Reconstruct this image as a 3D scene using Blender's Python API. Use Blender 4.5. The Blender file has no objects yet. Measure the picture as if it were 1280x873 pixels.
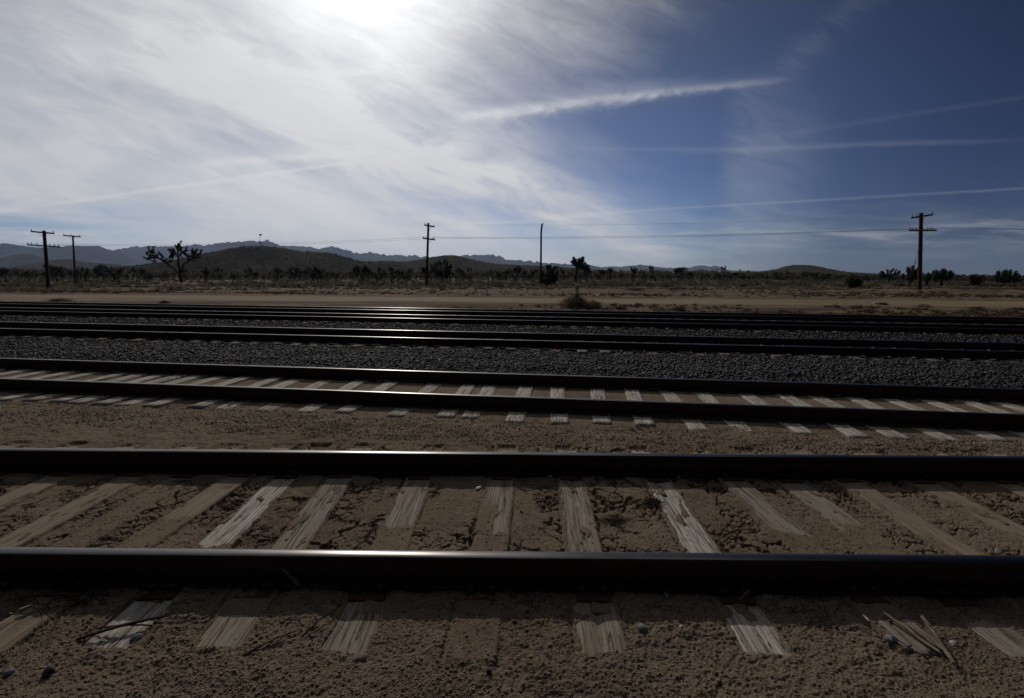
import bpy, math, random
import numpy as np
from mathutils import Vector, Matrix

rng = np.random.default_rng(7)
random.seed(7)
scene = bpy.context.scene
COL = scene.collection

# ------------------------------------------------------------------ camera model (used to survey the place)
F_PX = 604.0
PITCH = math.atan(81.5 / F_PX)
ROLL = 0.0083
CAM_H = 1.67
Fv = np.array([0, math.cos(PITCH), -math.sin(PITCH)])
R0 = np.array([1.0, 0, 0]); U0 = np.array([0, math.sin(PITCH), math.cos(PITCH)])
Rv = math.cos(ROLL) * R0 + math.sin(ROLL) * U0
Uv = math.cos(ROLL) * U0 - math.sin(ROLL) * R0
EYE = np.array([0, 0, CAM_H])

def ray(px, py):
    d = Fv * F_PX + Rv * (px - 640) + Uv * (426.5 - py)
    return d / np.linalg.norm(d)

def on_z(px, py, z=0.0):
    d = ray(px, py); k = (z - CAM_H) / d[2]
    return EYE + d * k

def at_dist(px, py, Y):
    d = ray(px, py)
    return EYE + d * (Y / d[1])

def sq(px, py):
    d = ray(px, py)
    return d[0] / d[1], d[2] / d[1]

SUN = np.array([-0.240, 0.802, 0.547]); SUN = SUN / np.linalg.norm(SUN)
SUN_EL = math.asin(SUN[2]); SUN_AZ = math.atan2(SUN[0], SUN[1])   # from +Y towards +X
EXPOSURE = -1.5
KEXP = 2 ** EXPOSURE

# ------------------------------------------------------------------ numpy noise
def _hash(ix, iy, s):
    h = (ix.astype(np.int64) * 374761393 + iy.astype(np.int64) * 668265263 + s * 974634481) & 0xFFFFFFFF
    h = ((h ^ (h >> 13)) * 1274126177) & 0xFFFFFFFF
    h = (h ^ (h >> 16)) & 0xFFFFFFFF
    return h.astype(np.float64) / 4294967295.0

def vnoise(x, y, s=0):
    x = np.asarray(x, float); y = np.asarray(y, float)
    ix = np.floor(x); iy = np.floor(y); fx = x - ix; fy = y - iy
    fx = fx * fx * fx * (fx * (fx * 6 - 15) + 10); fy = fy * fy * fy * (fy * (fy * 6 - 15) + 10)
    a = _hash(ix, iy, s); b = _hash(ix + 1, iy, s); c = _hash(ix, iy + 1, s); d = _hash(ix + 1, iy + 1, s)
    return (a + (b - a) * fx + (c - a) * fy + (a - b - c + d) * fx * fy) * 2 - 1

def fbm(x, y, s=0, o=4, g=0.5):
    t = 0; a = 1.0; n = 0
    for i in range(o):
        t = t + a * vnoise(x * 2 ** i + 17.3 * i, y * 2 ** i - 9.1 * i, s + i); n += a; a *= g
    return t / n

def sstep(a, b, x):
    t = np.clip((np.asarray(x, float) - a) / (b - a), 0, 1)
    return t * t * (3 - 2 * t)

def voro(x, y, s=0):
    ix = np.floor(x); iy = np.floor(y)
    f1 = np.full(np.shape(x), 9.0); f2 = np.full(np.shape(x), 9.0)
    for dx in (-1, 0, 1):
        for dy in (-1, 0, 1):
            cx = ix + dx; cy = iy + dy
            d = np.hypot(cx + _hash(cx, cy, s) - x, cy + _hash(cx, cy, s + 5) - y)
            f2 = np.minimum(f2, np.maximum(f1, d)); f1 = np.minimum(f1, d)
    return f1, f2

# ------------------------------------------------------------------ survey of the tracks
TILT = 0.11                       # the four far tracks run at a slight angle to the near one
def yp_of(X, Y): return Y + TILT * X
T1 = (2.437, 3.94)
T2 = (6.24, 7.74); Z2 = -0.09
T3 = (11.2, 12.7); T4 = (16.35, 17.85); T5 = (20.05, 21.5)

# sleepers of the near track: X at Y=3.725, X at Y=2.08, lowest Y left bare between the rails, bare in front of the rail
def xm(px, py): return on_z(px, py, 0.0)[0]
N_T = [  # far centre px (y 605), near centre px (y 790) or None, cover limit py between rails, front bare?, kind
    (54, None, 720, 0, 'dusty'), (150, None, 720, 0, 'dusty'), (214, None, 612, 0, 'dusty'),
    (287, -2, 655, 1, 'dusty'), (348, 150, 684, 1, 'bleached'), (420, 322, 720, 1, 'grey'),
    (521, 441, 662, 1, 'grey'), (626, 593, 668, .25, 'grey'), (715, 749, 720, 1, 'grey'),
    (825, 945, 720, 1, 'bleached'), (920, 1128, 664, .5, 'grey'), (992, 1247, 655, 1, 'grey'),
    (1063, None, 720, 0, 'dusty'), (1156, None, 720, 0, 'dusty'), (1258, None, 720, 0, 'grey')]
TIES1 = []
for fx, nx, lim, front, kind in N_T:
    Xf = xm(fx, 605)
    Xn = xm(nx, 790) if nx is not None else Xf
    ylim = on_z(640, lim, 0)[1] if lim < 700 else 0.0
    sk = (Xf - Xn) / (3.725 - 2.08)
    sk = max(-0.05, min(0.05, sk))
    xc = Xf + sk * (3.2 - 3.725)
    TIES1.append([xc, sk, ylim, front, kind])
for k in range(8):                # the row carries on outside the frame
    TIES1.append([TIES1[14][0] + 0.55 * (k + 1) if k else TIES1[14][0] + .56, 0.0, 0.0, 0, 'dusty'])
xl = TIES1[0][0]
for k in range(8):
    TIES1.append([xl - 0.56 * (k + 1), 0.0, 0.0, 0, 'dusty'])
TIE_W = 0.225
for i, t in enumerate(TIES1):
    t.append(0.004 + 0.006 * math.sin(i * 2.7))      # height of its top

def tie_local(X, Y, t):
    return X - (t[0] + t[1] * (Y - 3.2))

# ------------------------------------------------------------------ ground height
ROAD = (29.5, 37.5)
def height_base(X, Y):
    X = np.asarray(X, float); Y = np.asarray(Y, float)
    yp = yp_of(X, Y)
    z = np.zeros(np.shape(X))
    z = z + Z2 * sstep(5.0, 5.7, yp) * (1 - sstep(8.0, 8.9, yp)) * sstep(4.6, 5.1, Y)
    z = z - 0.22 * sstep(22.6, 24.5, yp) * (1 - sstep(27, 30, yp))
    far = sstep(24, 60, Y)
    z = z + far * 1.05 * np.tanh(X / 112.0)
    z = z + far * 0.30 * fbm(X / 23.0, Y / 9.0, 3, 3)
    z = z + sstep(38, 50, Y) * 0.16 * fbm(X / 3.0, Y / 2.2, 13, 3)
    z = z + sstep(36.8, 38.5, Y + .02 * X) * 0.10 * (1 - sstep(40, 46, Y))
    return z

def height(X, Y, detail=True):
    X = np.asarray(X, float); Y = np.asarray(Y, float)
    z = height_base(X, Y)
    if not detail: return z
    near = (Y > 0.6) & (Y < 9.5) & (np.abs(X) < 14)
    if np.any(near):
        x = X[near]; y = Y[near]; yp = yp_of(x, y); zz = z[near].copy()
        # rough sandy soil
        amp = 1 - sstep(5.8, 6.0, yp) * (1 - sstep(8, 9, yp)) * .75
        zz += amp * (0.014 * fbm(x / .9, y / .9, 21, 3) + 0.010 * fbm(x / .17, y / .14, 25, 3) + (.0046 - .0020 * (y < 2.4)) * fbm(x / .045, y / .04, 31, 2) + .0040 * fbm(x / .012, y / .011, 35, 1))
        zz += sstep(4.5, 4.9, y) * (1 - sstep(5.55, 5.7, yp)) * (.016 * fbm(x / .13, y / .11, 37, 3) + .010 * np.abs(fbm(x / .06, y / .055, 39, 2)) + .02 * fbm(x / .8, y / .35, 33, 2))
        clod = np.clip(fbm(x / .55, y / .45, 41, 2) * 1.6 + .1, 0, 1)
        zz += amp * clod * 0.012 * np.abs(fbm(x / .075, y / .065, 43, 3)) * 2
        # cracked crust between the near rails
        t1 = sstep(2.50, 2.62, y) * (1 - sstep(4.5, 4.7, y))
        zz = zz * (1 - .40 * t1) - 0.006 * t1
        wx = x / .23 + .62 * fbm(x / .11, y / .11, 51, 4); wy = y / .26 + .62 * fbm(x / .10, y / .10, 53, 4)
        f1, f2 = voro(wx, wy, 55)
        g1, g2 = voro(x / .085 + .5 * fbm(x / .05, y / .05, 63, 2), y / .085 + .5 * fbm(x / .05, y / .05, 65, 2), 67)
        cm = sstep(-.22, .12, fbm(x / .40, y / .42, 57, 3))
        cm2 = sstep(.02, .35, fbm(x / .33, y / .36, 59, 3))
        wv = .07 + .13 * np.clip(fbm(x / .2, y / .2, 69, 2) + .5, 0, 1)
        crack = np.maximum((1 - sstep(.2, 1.0, (f2 - f1) / wv)) * cm, .6 * (1 - sstep(.03, .20, g2 - g1)) * cm2) * t1
        zz -= 0.034 * crack
        zz += t1 * cm * .008 * np.minimum(f2 - f1, .5) + t1 * cm2 * .005 * np.minimum(g2 - g1, .5) * (.4 + fbm(x / .07, y / .07, 73, 2))
        # loose soil thrown up against the rails
        for yr, w, h in ((2.32, .06, .022), (2.56, .05, .008), (3.83, .05, .012), (4.1, .1, .02)):
            zz += h * np.exp(-((y - yr) / w) ** 2) * (0.55 + .9 * fbm(x / .34, y / .3, 61, 3))
        # gravelly strip between the near and the second track
        # sleepers of the near track
        for t in TIES1:
            lx = tie_local(x, y, t)
            m = (np.abs(lx) < TIE_W * .5 + .05) & (y > 1.8) & (y < 4.62)
            if not m.any(): continue
            l = lx[m]; yy = y[m]; top = t[5]
            inside = 1 - sstep(TIE_W * .5 - .006, TIE_W * .5 + .012, np.abs(l))
            nz = fbm(x[m] / .10, yy / .16, 71, 3)
            lim = t[2] + np.zeros_like(l)
            if abs(t[0] - TIES1[7][0]) < 1e-6: lim = np.where(l < .0, on_z(640, 628, 0)[1], lim)
            cov = 1 - sstep(-.05, .05, yy - lim + .10 * nz)
            sp = .034 * np.clip(fbm(x[m] / .21, yy / .24, 75, 3) + .12, 0, 1) + .02 * np.clip(fbm(x[m] / .05, yy / .05, 76, 2), 0, 1)
            cov = np.maximum(cov, sstep(TIE_W * .5 - sp - .022, TIE_W * .5 - sp + .018, np.abs(l)))
            cov = np.maximum(cov, sstep(.22, .60, fbm(x[m] / .07, yy / .15, 78 + int(abs(t[0]) * 10), 3)))
            # in front of the near rail
            fr = (yy < 2.437)
            cov_f = 1 - sstep(-.05, .06, t[3] - .5 + .45 * nz)
            pale = abs(t[0] - TIES1[4][0]) < 1e-6
            if pale: sp = sp * .3
            cov_f = np.maximum(cov_f, sstep(2.10 + .12 * pale, 2.24 + .12 * pale, yy + .05 * nz) * sstep(-.35, .1, nz + .1 + .4 * math.sin(t[0] * 9) - .3 * pale))
            beyond = (1 - sstep(1.955, 1.99, yy + .012 * nz)) if t[3] > .3 or abs(t[0]) > 3.4 else (1 - sstep(1.86, 1.92, yy + .012 * nz))
            cov_f = np.maximum(cov_f, sstep(TIE_W * .5 - sp * .7 - .012, TIE_W * .5 - sp * .7 + .008, np.abs(l)))
            cov_f = np.where(fr, cov_f, cov)
            thick = 0.0022 + .0045 * np.abs(nz) + .30 * np.maximum(zz[m], 0)
            z_in = np.where(cov_f > .5, top + thick * (cov_f - .5) * 2, top - .018 * (1 - 2 * cov_f) - .004)
            z_in = z_in * (1 - beyond) + zz[m] * beyond
            zz[m] = zz[m] * (1 - inside) + z_in * inside
            # the dark joint along the bare sleepers
            edge = np.exp(-((np.abs(l) - TIE_W * .5 - .014) / .010) ** 2) * (1 - beyond)
            bare = (cov_f < .5)
            zz[m] -= edge * .030 * (0.35 + .65 * bare) * sstep(-.5, .4, nz + .25 * np.sign(-l))
        # second track: soil just under the sleepers
        t2 = sstep(5.62, 5.72, yp) * (1 - sstep(8.25, 8.35, yp))
        zz -= .013 * t2 * (1 - .35 * (fbm(x / .5, y / .4, 77, 2) > .25))
        z[near] = zz
    bal = (Y > 7.5) & (yp_of(X, Y) < 26)
    if np.any(bal):
        x = X[bal]; y = Y[bal]; yp = yp_of(x, y)
        b = sstep(8.25, 8.7, yp) * (1 - sstep(22.6, 24, yp))
        z[bal] += b * (.02 * fbm(x / .5, y / .5, 81, 2) + .018 * fbm(x / .06, y / .06, 83, 2) - .02)
        v = sstep(22.6, 24, yp) * (1 - sstep(27.5, 29, yp))
        z[bal] += v * (.10 * fbm(x / .9, y / .6, 85, 4) + .03)
    return z

def hz(x, y): return float(height(np.array([x]), np.array([y]))[0])
def hzb(x, y): return float(height_base(np.array([x]), np.array([y]))[0])

def ground_hit(px, py, lo=22.0, hi=900.0):
    d = ray(px, py)
    Ys = np.exp(np.linspace(math.log(lo), math.log(hi), 1500))
    X = EYE[0] + d[0] / d[1] * Ys; Z = CAM_H + d[2] / d[1] * Ys
    H = height_base(X, Ys)
    below = np.nonzero(Z < H)[0]
    i = below[0] if len(below) else len(Ys) - 1
    return np.array([X[i], Ys[i], H[i]])

# ------------------------------------------------------------------ mesh helpers
def np_mesh(name, V, F, smooth=False):
    V = np.asarray(V, np.float32); F = np.asarray(F, np.int32)
    me = bpy.data.meshes.new(name)
    n, k = F.shape
    me.vertices.add(len(V)); me.vertices.foreach_set('co', V.ravel())
    me.loops.add(n * k); me.loops.foreach_set('vertex_index', F.ravel())
    me.polygons.add(n)
    me.polygons.foreach_set('loop_start', np.arange(0, n * k, k, dtype=np.int32))
    me.update(calc_edges=True); me.validate()
    if smooth: me.shade_smooth()
    return me

def link(name, data, mat=None, parent=None, loc=(0, 0, 0)):
    if mat is not None and hasattr(data, 'materials') and len(data.materials) == 0:
        for m in (mat if isinstance(mat, (list, tuple)) else [mat]): data.materials.append(m)
    o = bpy.data.objects.new(name, data); COL.objects.link(o)
    o.location = loc
    if parent is not None: o.parent = parent
    return o

def tag(o, label=None, cat=None, group=None, kind=None):
    if label: o['label'] = label
    if cat: o['category'] = cat
    if group: o['group'] = group
    if kind: o['kind'] = kind
    return o

def empty(name, loc, rz=0.0):
    o = bpy.data.objects.new(name, None); COL.objects.link(o)
    o.location = loc; o.rotation_euler = (0, 0, rz); o.empty_display_size = .2
    return o

def copy_tree(o, parent=None):
    c = o.copy(); COL.objects.link(c); c.parent = parent
    for ch in [x for x in o.children]: copy_tree(ch, c)
    return c

class MB:
    def __init__(self): self.V = []; self.F = []
    def add(self, vs, fs):
        b = len(self.V); self.V += [tuple(v) for v in vs]; self.F += [tuple(i + b for i in f) for f in fs]
    def tube(self, pts, rad, n=8, cap=True):
        pts = [Vector(p) for p in pts]
        if not isinstance(rad, (list, tuple)): rad = [rad] * len(pts)
        vs = []; fs = []; ref = None
        for i, p in enumerate(pts):
            d = (pts[min(i + 1, len(pts) - 1)] - pts[max(i - 1, 0)]).normalized()
            if ref is None: ref = d.orthogonal().normalized()
            else:
                ref = (ref - d * ref.dot(d))
                ref = ref.normalized() if ref.length > 1e-6 else d.orthogonal().normalized()
            q = d.cross(ref)
            for k in range(n):
                a = 2 * math.pi * k / n
                vs.append(p + (ref * math.cos(a) + q * math.sin(a)) * rad[i])
        for i in range(len(pts) - 1):
            for k in range(n):
                fs.append((i * n + k, i * n + (k + 1) % n, (i + 1) * n + (k + 1) % n, (i + 1) * n + k))
        if cap:
            fs.append(tuple(reversed(range(n)))); fs.append(tuple((len(pts) - 1) * n + k for k in range(n)))
        self.add(vs, fs)
    def box(self, c, s, M=None):
        vs = [Vector((x * s[0] / 2, y * s[1] / 2, z * s[2] / 2)) for x in (-1, 1) for y in (-1, 1) for z in (-1, 1)]
        if M is not None: vs = [M @ v for v in vs]
        vs = [v + Vector(c) for v in vs]
        self.add(vs, [(0, 1, 3, 2), (4, 6, 7, 5), (0, 4, 5, 1), (2, 3, 7, 6), (0, 2, 6, 4), (1, 5, 7, 3)])
    def lathe(self, prof, c, n=10):
        vs = []; fs = []
        for r, z in prof:
            for k in range(n):
                a = 2 * math.pi * k / n
                vs.append((c[0] + r * math.cos(a), c[1] + r * math.sin(a), c[2] + z))
        for i in range(len(prof) - 1):
            for k in range(n):
                fs.append((i * n + k, i * n + (k + 1) % n, (i + 1) * n + (k + 1) % n, (i + 1) * n + k))
        fs.append(tuple(reversed(range(n)))); fs.append(tuple((len(prof) - 1) * n + k for k in range(n)))
        self.add(vs, fs)
    def mesh(self, name, smooth=None):
        me = bpy.data.meshes.new(name); me.from_pydata(self.V, [], self.F); me.update()
        if smooth is not None:
            me.shade_smooth(); me.set_sharp_from_angle(angle=math.radians(smooth))
        return me

# ------------------------------------------------------------------ node helper
class E:
    """a socket with arithmetic"""
    def __init__(self, nt, s): self.nt = nt; self.s = s
    def _m(self, op, *a, clamp=False):
        n = self.nt.nodes.new('ShaderNodeMath'); n.operation = op; n.use_clamp = clamp
        for i, v in enumerate((self,) + a):
            if isinstance(v, E): self.nt.links.new(v.s, n.inputs[i])
            else: n.inputs[i].default_value = v
        return E(self.nt, n.outputs[0])
    def __add__(self, o): return self._m('ADD', o)
    __radd__ = __add__
    def __sub__(self, o): return self._m('SUBTRACT', o)
    def __rsub__(self, o): return (self * -1) + o
    def __mul__(self, o): return self._m('MULTIPLY', o)
    __rmul__ = __mul__
    def __truediv__(self, o): return self._m('DIVIDE', o)
    def abs(self): return self._m('ABSOLUTE')
    def exp(self): return self._m('EXPONENT')
    def pow(self, p): return self._m('POWER', p)
    def max(self, o): return self._m('MAXIMUM', o)
    def min(self, o): return self._m('MINIMUM', o)
    def clamp(self): return self._m('ADD', 0.0, clamp=True)
    def ss(self, a, b):
        n = self.nt.nodes.new('ShaderNodeMapRange'); n.interpolation_type = 'SMOOTHSTEP'; n.clamp = True
        self.nt.links.new(self.s, n.inputs['Value'])
        lo, hi, t0, t1 = (a, b, 0, 1) if b > a else (b, a, 1, 0)
        n.inputs['From Min'].default_value = lo; n.inputs['From Max'].default_value = hi
        n.inputs['To Min'].default_value = t0; n.inputs['To Max'].default_value = t1
        return E(self.nt, n.outputs[0])

class NT:
    def __init__(self, nt): self.nt = nt; nt.nodes.clear()
    def n(self, t, **kw):
        x = self.nt.nodes.new(t)
        for k, v in kw.items(): setattr(x, k, v)
        return x
    def l(self, a, b): self.nt.links.new(a.s if isinstance(a, E) else a, b)
    def vec(self, x, y, z=0.0):
        c = self.n('ShaderNodeCombineXYZ')
        for i, v in enumerate((x, y, z)):
            if isinstance(v, E): self.l(v, c.inputs[i])
            else: c.inputs[i].default_value = v
        return c.outputs[0]
    def noise(self, v, scale=1, detail=4, rough=.55, dist=0.0, lac=2.0):
        t = self.n('ShaderNodeTexNoise'); self.l(v, t.inputs['Vector'])
        t.inputs['Scale'].default_value = scale; t.inputs['Detail'].default_value = detail
        t.inputs['Roughness'].default_value = rough; t.inputs['Distortion'].default_value = dist
        t.inputs['Lacunarity'].default_value = lac
        return E(self.nt, t.outputs[0])
    def voro(self, v, scale=1, feature='F1', rnd=1.0):
        t = self.n('ShaderNodeTexVoronoi', feature=feature); self.l(v, t.inputs['Vector'])
        t.inputs['Scale'].default_value = scale; t.inputs['Randomness'].default_value = rnd
        return E(self.nt, t.outputs['Distance']), t
    def mix(self, f, a, b, mode='MIX'):
        m = self.n('ShaderNodeMix', data_type='RGBA', blend_type=mode)
        for i, v in ((0, f), (6, a), (7, b)):
            if isinstance(v, E) or hasattr(v, 'links'): self.l(v, m.inputs[i])
            elif i == 0: m.inputs[0].default_value = v
            else: m.inputs[i].default_value = (*v, 1) if len(v) == 3 else v
        return m.outputs[2]
    def scale(self, v, s):
        m = self.n('ShaderNodeVectorMath', operation='MULTIPLY'); self.l(v, m.inputs[0]); m.inputs[1].default_value = s
        return m.outputs[0]

def material(name, build):
    m = bpy.data.materials.new(name); m.use_nodes = True
    t = NT(m.node_tree)
    out = t.n('ShaderNodeOutputMaterial'); b = t.n('ShaderNodeBsdfPrincipled')
    t.l(b.outputs[0], out.inputs[0])
    b.inputs['Specular IOR Level'].default_value = .15
    b.inputs['Roughness'].default_value = .9
    build(t, b)
    return m

def bump(t, b, h, strength=1.0, dist=.01):
    n = t.n('ShaderNodeBump'); t.l(h, n.inputs['Height']); n.inputs['Strength'].default_value = strength
    n.inputs['Distance'].default_value = dist; t.l(n.outputs[0], b.inputs['Normal'])

def pos(t): return t.n('ShaderNodeNewGeometry').outputs['Position']
def objc(t): return t.n('ShaderNodeTexCoord').outputs['Object']
def attr(t, name): return E(t.nt, t.n('ShaderNodeAttribute', attribute_name=name).outputs['Fac'])

# ---- materials
SAND_A, SAND_B, SAND_C = (.197, .148, .104), (.145, .106, .072), (.258, .204, .148)
def m_ground(t, b):
    p = pos(t)
    n1 = t.noise(p, .8, 5, .6); n2 = t.noise(p, 14, 5, .65); n3 = t.noise(p, 160, 3, .6)
    c = t.mix(n1.ss(.35, .65), SAND_A, SAND_B)
    c = t.mix(n2.ss(.45, .75) * .6, c, SAND_C)
    # grains: dark and pale
    c = t.mix(n3.ss(.54, .66) * .70, c, (.060, .044, .033))
    n4 = t.noise(t.scale(p, (1, 1.0, 1)), 230, 2, .5)
    c = t.mix(n4.ss(.59, .70) * .6, c, (.36, .30, .235))
    # dark gravel mixed into the soil
    gv = attr(t, 'gravel')
    v, vt = t.voro(p, 34); vr = t.n('ShaderNodeSeparateColor'); t.l(vt.outputs['Color'], vr.inputs[0])
    spot = v.ss(.46, .36) * (E(t.nt, vr.outputs[0]) + (gv - 1)).ss(.0, .04)
    c = t.mix(spot * .9, c, (.045, .042, .045))
    bal = attr(t, 'ballast')
    bc = t.mix(t.noise(p, 40, 3).ss(.4, .7), (.007, .007, .009), (.022, .020, .026))
    c = t.mix(bal, c, bc)
    road = attr(t, 'road')
    c = t.mix(road * .85, c, t.mix(t.noise(t.scale(p, (.25, 1.6, 1)), 1.2, 4).ss(.3, .7), (.185, .133, .088), (.150, .105, .068)))
    far = attr(t, 'desert')
    dn = t.noise(t.scale(p, (.35, 1.5, 1)), .5, 6, .72)
    dc = t.mix(dn.ss(.38, .60), (.180, .130, .082), (.070, .050, .034))
    dc = t.mix(t.noise(t.scale(p, (.5, 1.3, 1)), 3.0, 4, .7).ss(.5, .62) * .6, dc, (.050, .038, .029))
    c = t.mix(far, c, dc)
    t.l(c, b.inputs['Base Color'])
    b.inputs['Roughness'].default_value = 1; b.inputs['Specular IOR Level'].default_value = .05
    h = t.noise(p, 55, 5, .75) + n3 * .6 + n4 * .3
    bump(t, b, h, 1.0, .012)
M_GROUND = material('sandy soil', m_ground)

def m_clod(t, b):
    p = pos(t)
    c = t.mix(t.noise(p, 9, 4).ss(.35, .7), SAND_A, SAND_B)
    c = t.mix(t.noise(p, 200, 2).ss(.55, .7) * .5, c, (.09, .065, .048))
    t.l(c, b.inputs['Base Color']); b.inputs['Roughness'].default_value = 1
M_CLOD = material('soil clods', m_clod)

def m_road(t, b):
    p = pos(t)
    c = t.mix((t.noise(t.scale(p, (.07, 1.9, 1)), 1.0, 4, .6) * .6 + t.noise(t.scale(p, (.4, 1.2, 1)), 2.4, 5, .7) * .4).ss(.40, .60), (.215, .155, .094), (.135, .093, .055))
    t.l(c, b.inputs['Base Color']); b.inputs['Roughness'].default_value = 1
    bump(t, b, t.noise(p, 6, 4, .7), .6, .05)
M_ROAD = material('packed dirt', m_road)

def m_stone(c1, c2):
    def f(t, b):
        oi = t.n('ShaderNodeNewGeometry').outputs['Random Per Island']
        c = t.mix(E(t.nt, oi), c1, c2)
        c = t.mix(E(t.nt, oi).ss(.955, .97) * .7, c, (.15, .135, .125))
        c = t.mix(t.noise(pos(t), .7, 3).ss(.5, .75) * .45, c, (.028, .022, .019))
        c = t.mix(t.noise(pos(t), 70, 3).ss(.45, .7) * .35, c, (.10, .085, .07))
        t.l(c, b.inputs['Base Color']); b.inputs['Roughness'].default_value = .7; b.inputs['Specular IOR Level'].default_value = .3
    return f
M_BALLAST = material('crushed dark ballast', m_stone((.0048, .0042, .0070), (.0195, .0166, .0255)))
def m_grit(t, b):
    r = E(t.nt, t.n('ShaderNodeNewGeometry').outputs['Random Per Island'])
    c = t.mix(r.ss(.0, .8), SAND_B, SAND_C)
    c = t.mix(r.ss(.80, .81), c, (.085, .070, .058)); c = t.mix(r.ss(.91, .92), c, (.34, .30, .25)); c = t.mix(r.ss(.975, .98), c, (.05, .05, .055))
    t.l(c, b.inputs['Base Color']); b.inputs['Roughness'].default_value = .9
M_GRIT = material('coarse sand grit', m_grit)
M_GRAVEL = material('loose gravel', m_stone((.040, .036, .036), (.16, .130, .105)))

def m_rock(c1, c2):
    def f(t, b):
        n = t.noise(objc(t), 25, 5, .65)
        t.l(t.mix(n.ss(.35, .7), c1, c2), b.inputs['Base Color']); b.inputs['Roughness'].default_value = .8
        bump(t, b, n, .5, .01)
    return f
M_ROCK_BLUE = material('blue grey stone', m_rock((.115, .12, .132), (.22, .222, .235)))
M_ROCK_DARK = material('dark stone', m_rock((.03, .028, .03), (.07, .06, .06)))
M_ROCK_PALE = material('pale stone', m_rock((.40, .38, .36), (.60, .58, .55)))
M_ROCK_TAN = material('tan stone', m_rock((.28, .20, .13), (.40, .30, .20)))

def m_wood(c1, c2, dust, crackc=(.04, .032, .026)):
    def f(t, b):
        p = objc(t); oi = t.n('ShaderNodeObjectInfo')
        off = t.n('ShaderNodeVectorMath', operation='ADD'); t.l(p, off.inputs[0])
        t.l(t.vec(E(t.nt, oi.outputs['Random']) * 31.0, E(t.nt, oi.outputs['Random']) * 17.0, 0.0), off.inputs[1])
        p2 = off.outputs[0]
        g = t.noise(t.scale(p2, (1, .035, 1)), 95, 5, .65)
        g2 = t.noise(t.scale(p2, (1, .05, 1)), 26, 4, .6, .4)
        c = t.mix(g.ss(.34, .66), c1, c2)
        c = t.mix(g2.ss(.56, .66) * .55, c, tuple(x * .45 for x in c1))
        cr = t.noise(t.scale(p2, (1, .022, 1)), 42, 3, .55, .3)
        crm = (cr - .5).abs().ss(.020, .006)
        c = t.mix(crm * .9, c, crackc)
        hole, _ = t.voro(t.scale(p2, (1, .8, 1)), 16)
        c = t.mix(hole.ss(.10, .07) * .8, c, crackc)
        d = t.noise(p2, 7, 6, .7)
        c = t.mix(d.ss(.62 - dust * .35, .80 - dust * .35) * .9, c, SAND_A)
        sp = t.noise(p2, 120, 2, .5)
        c = t.mix(sp.ss(.62, .70) * .5, c, (.07, .05, .04))
        t.l(c, b.inputs['Base Color']); b.inputs['Roughness'].default_value = .92
        bump(t, b, g * .5 + g2 * .4 - crm * 1.2, .8, .006)
    return f
M_WOOD_G = material('weathered grey timber', m_wood((.165, .140, .110), (.26, .226, .182), .45))
M_WOOD_D = material('dusty timber', m_wood((.150, .122, .091), (.215, .178, .136), .72))
M_WOOD_B = material('bleached timber', m_wood((.26, .232, .196), (.43, .396, .345), .26))
M_WOOD_T = material('tan split timber', m_wood((.16, .12, .08), (.26, .205, .14), .05))

def m_rail(t, b):
    p = pos(t)
    n = t.noise(p, 30, 5, .7); n2 = t.noise(t.scale(p, (.2, 1, 1)), 9, 4)
    c = t.mix(n.ss(.35, .7), (.045, .022, .014), (.085, .042, .025))
    c = t.mix(n2.ss(.55, .75) * .5, c, (.02, .014, .012))
    t.l(c, b.inputs['Base Color']); b.inputs['Roughness'].default_value = .85
    b.inputs['Specular IOR Level'].default_value = .1
    bump(t, b, n, .3, .003)
M_RUST = material('rusty rail steel', m_rail)

def m_polish(t, b):
    p = pos(t)
    st = t.noise(t.scale(p, (.05, 3, 1)), 60, 4, .6)
    w = t.noise(t.scale(p, (.6, 1, 1)), 3, 4)
    c = t.mix(w.ss(.4, .7), (.095, .089, .086), (.058, .053, .050))
    t.l(c, b.inputs['Base Color']); b.inputs['Metallic'].default_value = 1
    r = st * .14 + .19 + w * .06
    t.l(r, b.inputs['Roughness'])
M_STEEL = material('worn running steel', m_polish)

def m_plain(c, r=.85, metal=0.0, n_sc=20, var=.5):
    def f(t, b):
        n = t.noise(objc(t), n_sc, 4, .6)
        t.l(t.mix(n.ss(.3, .7), tuple(x * (1 - var) for x in c), tuple(min(1, x * (1 + var * .6)) for x in c)), b.inputs['Base Color'])
        b.inputs['Roughness'].default_value = r; b.inputs['Metallic'].default_value = metal
    return f
M_POLE = material('creosoted pole wood', m_wood((.055, .026, .018), (.10, .052, .036), .0, (.015, .01, .008)))
M_ARM = material('crossarm wood', m_wood((.07, .05, .04), (.13, .10, .08), .0, (.02, .015, .012)))
M_ARM_B = material('sun bleached crossarm wood', m_wood((.13, .10, .08), (.20, .16, .125), .0, (.02, .015, .012)))
M_INS = material('glazed insulator', m_plain((.10, .09, .085), .25))
M_IRON = material('dark iron', m_plain((.03, .026, .024), .6, .3))
M_WIRE = material('tarnished wire', m_plain((.02, .02, .02), .7, .3))
M_BARK = material('shaggy bark', m_plain((.060, .046, .034), .95, 0, 30))
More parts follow.
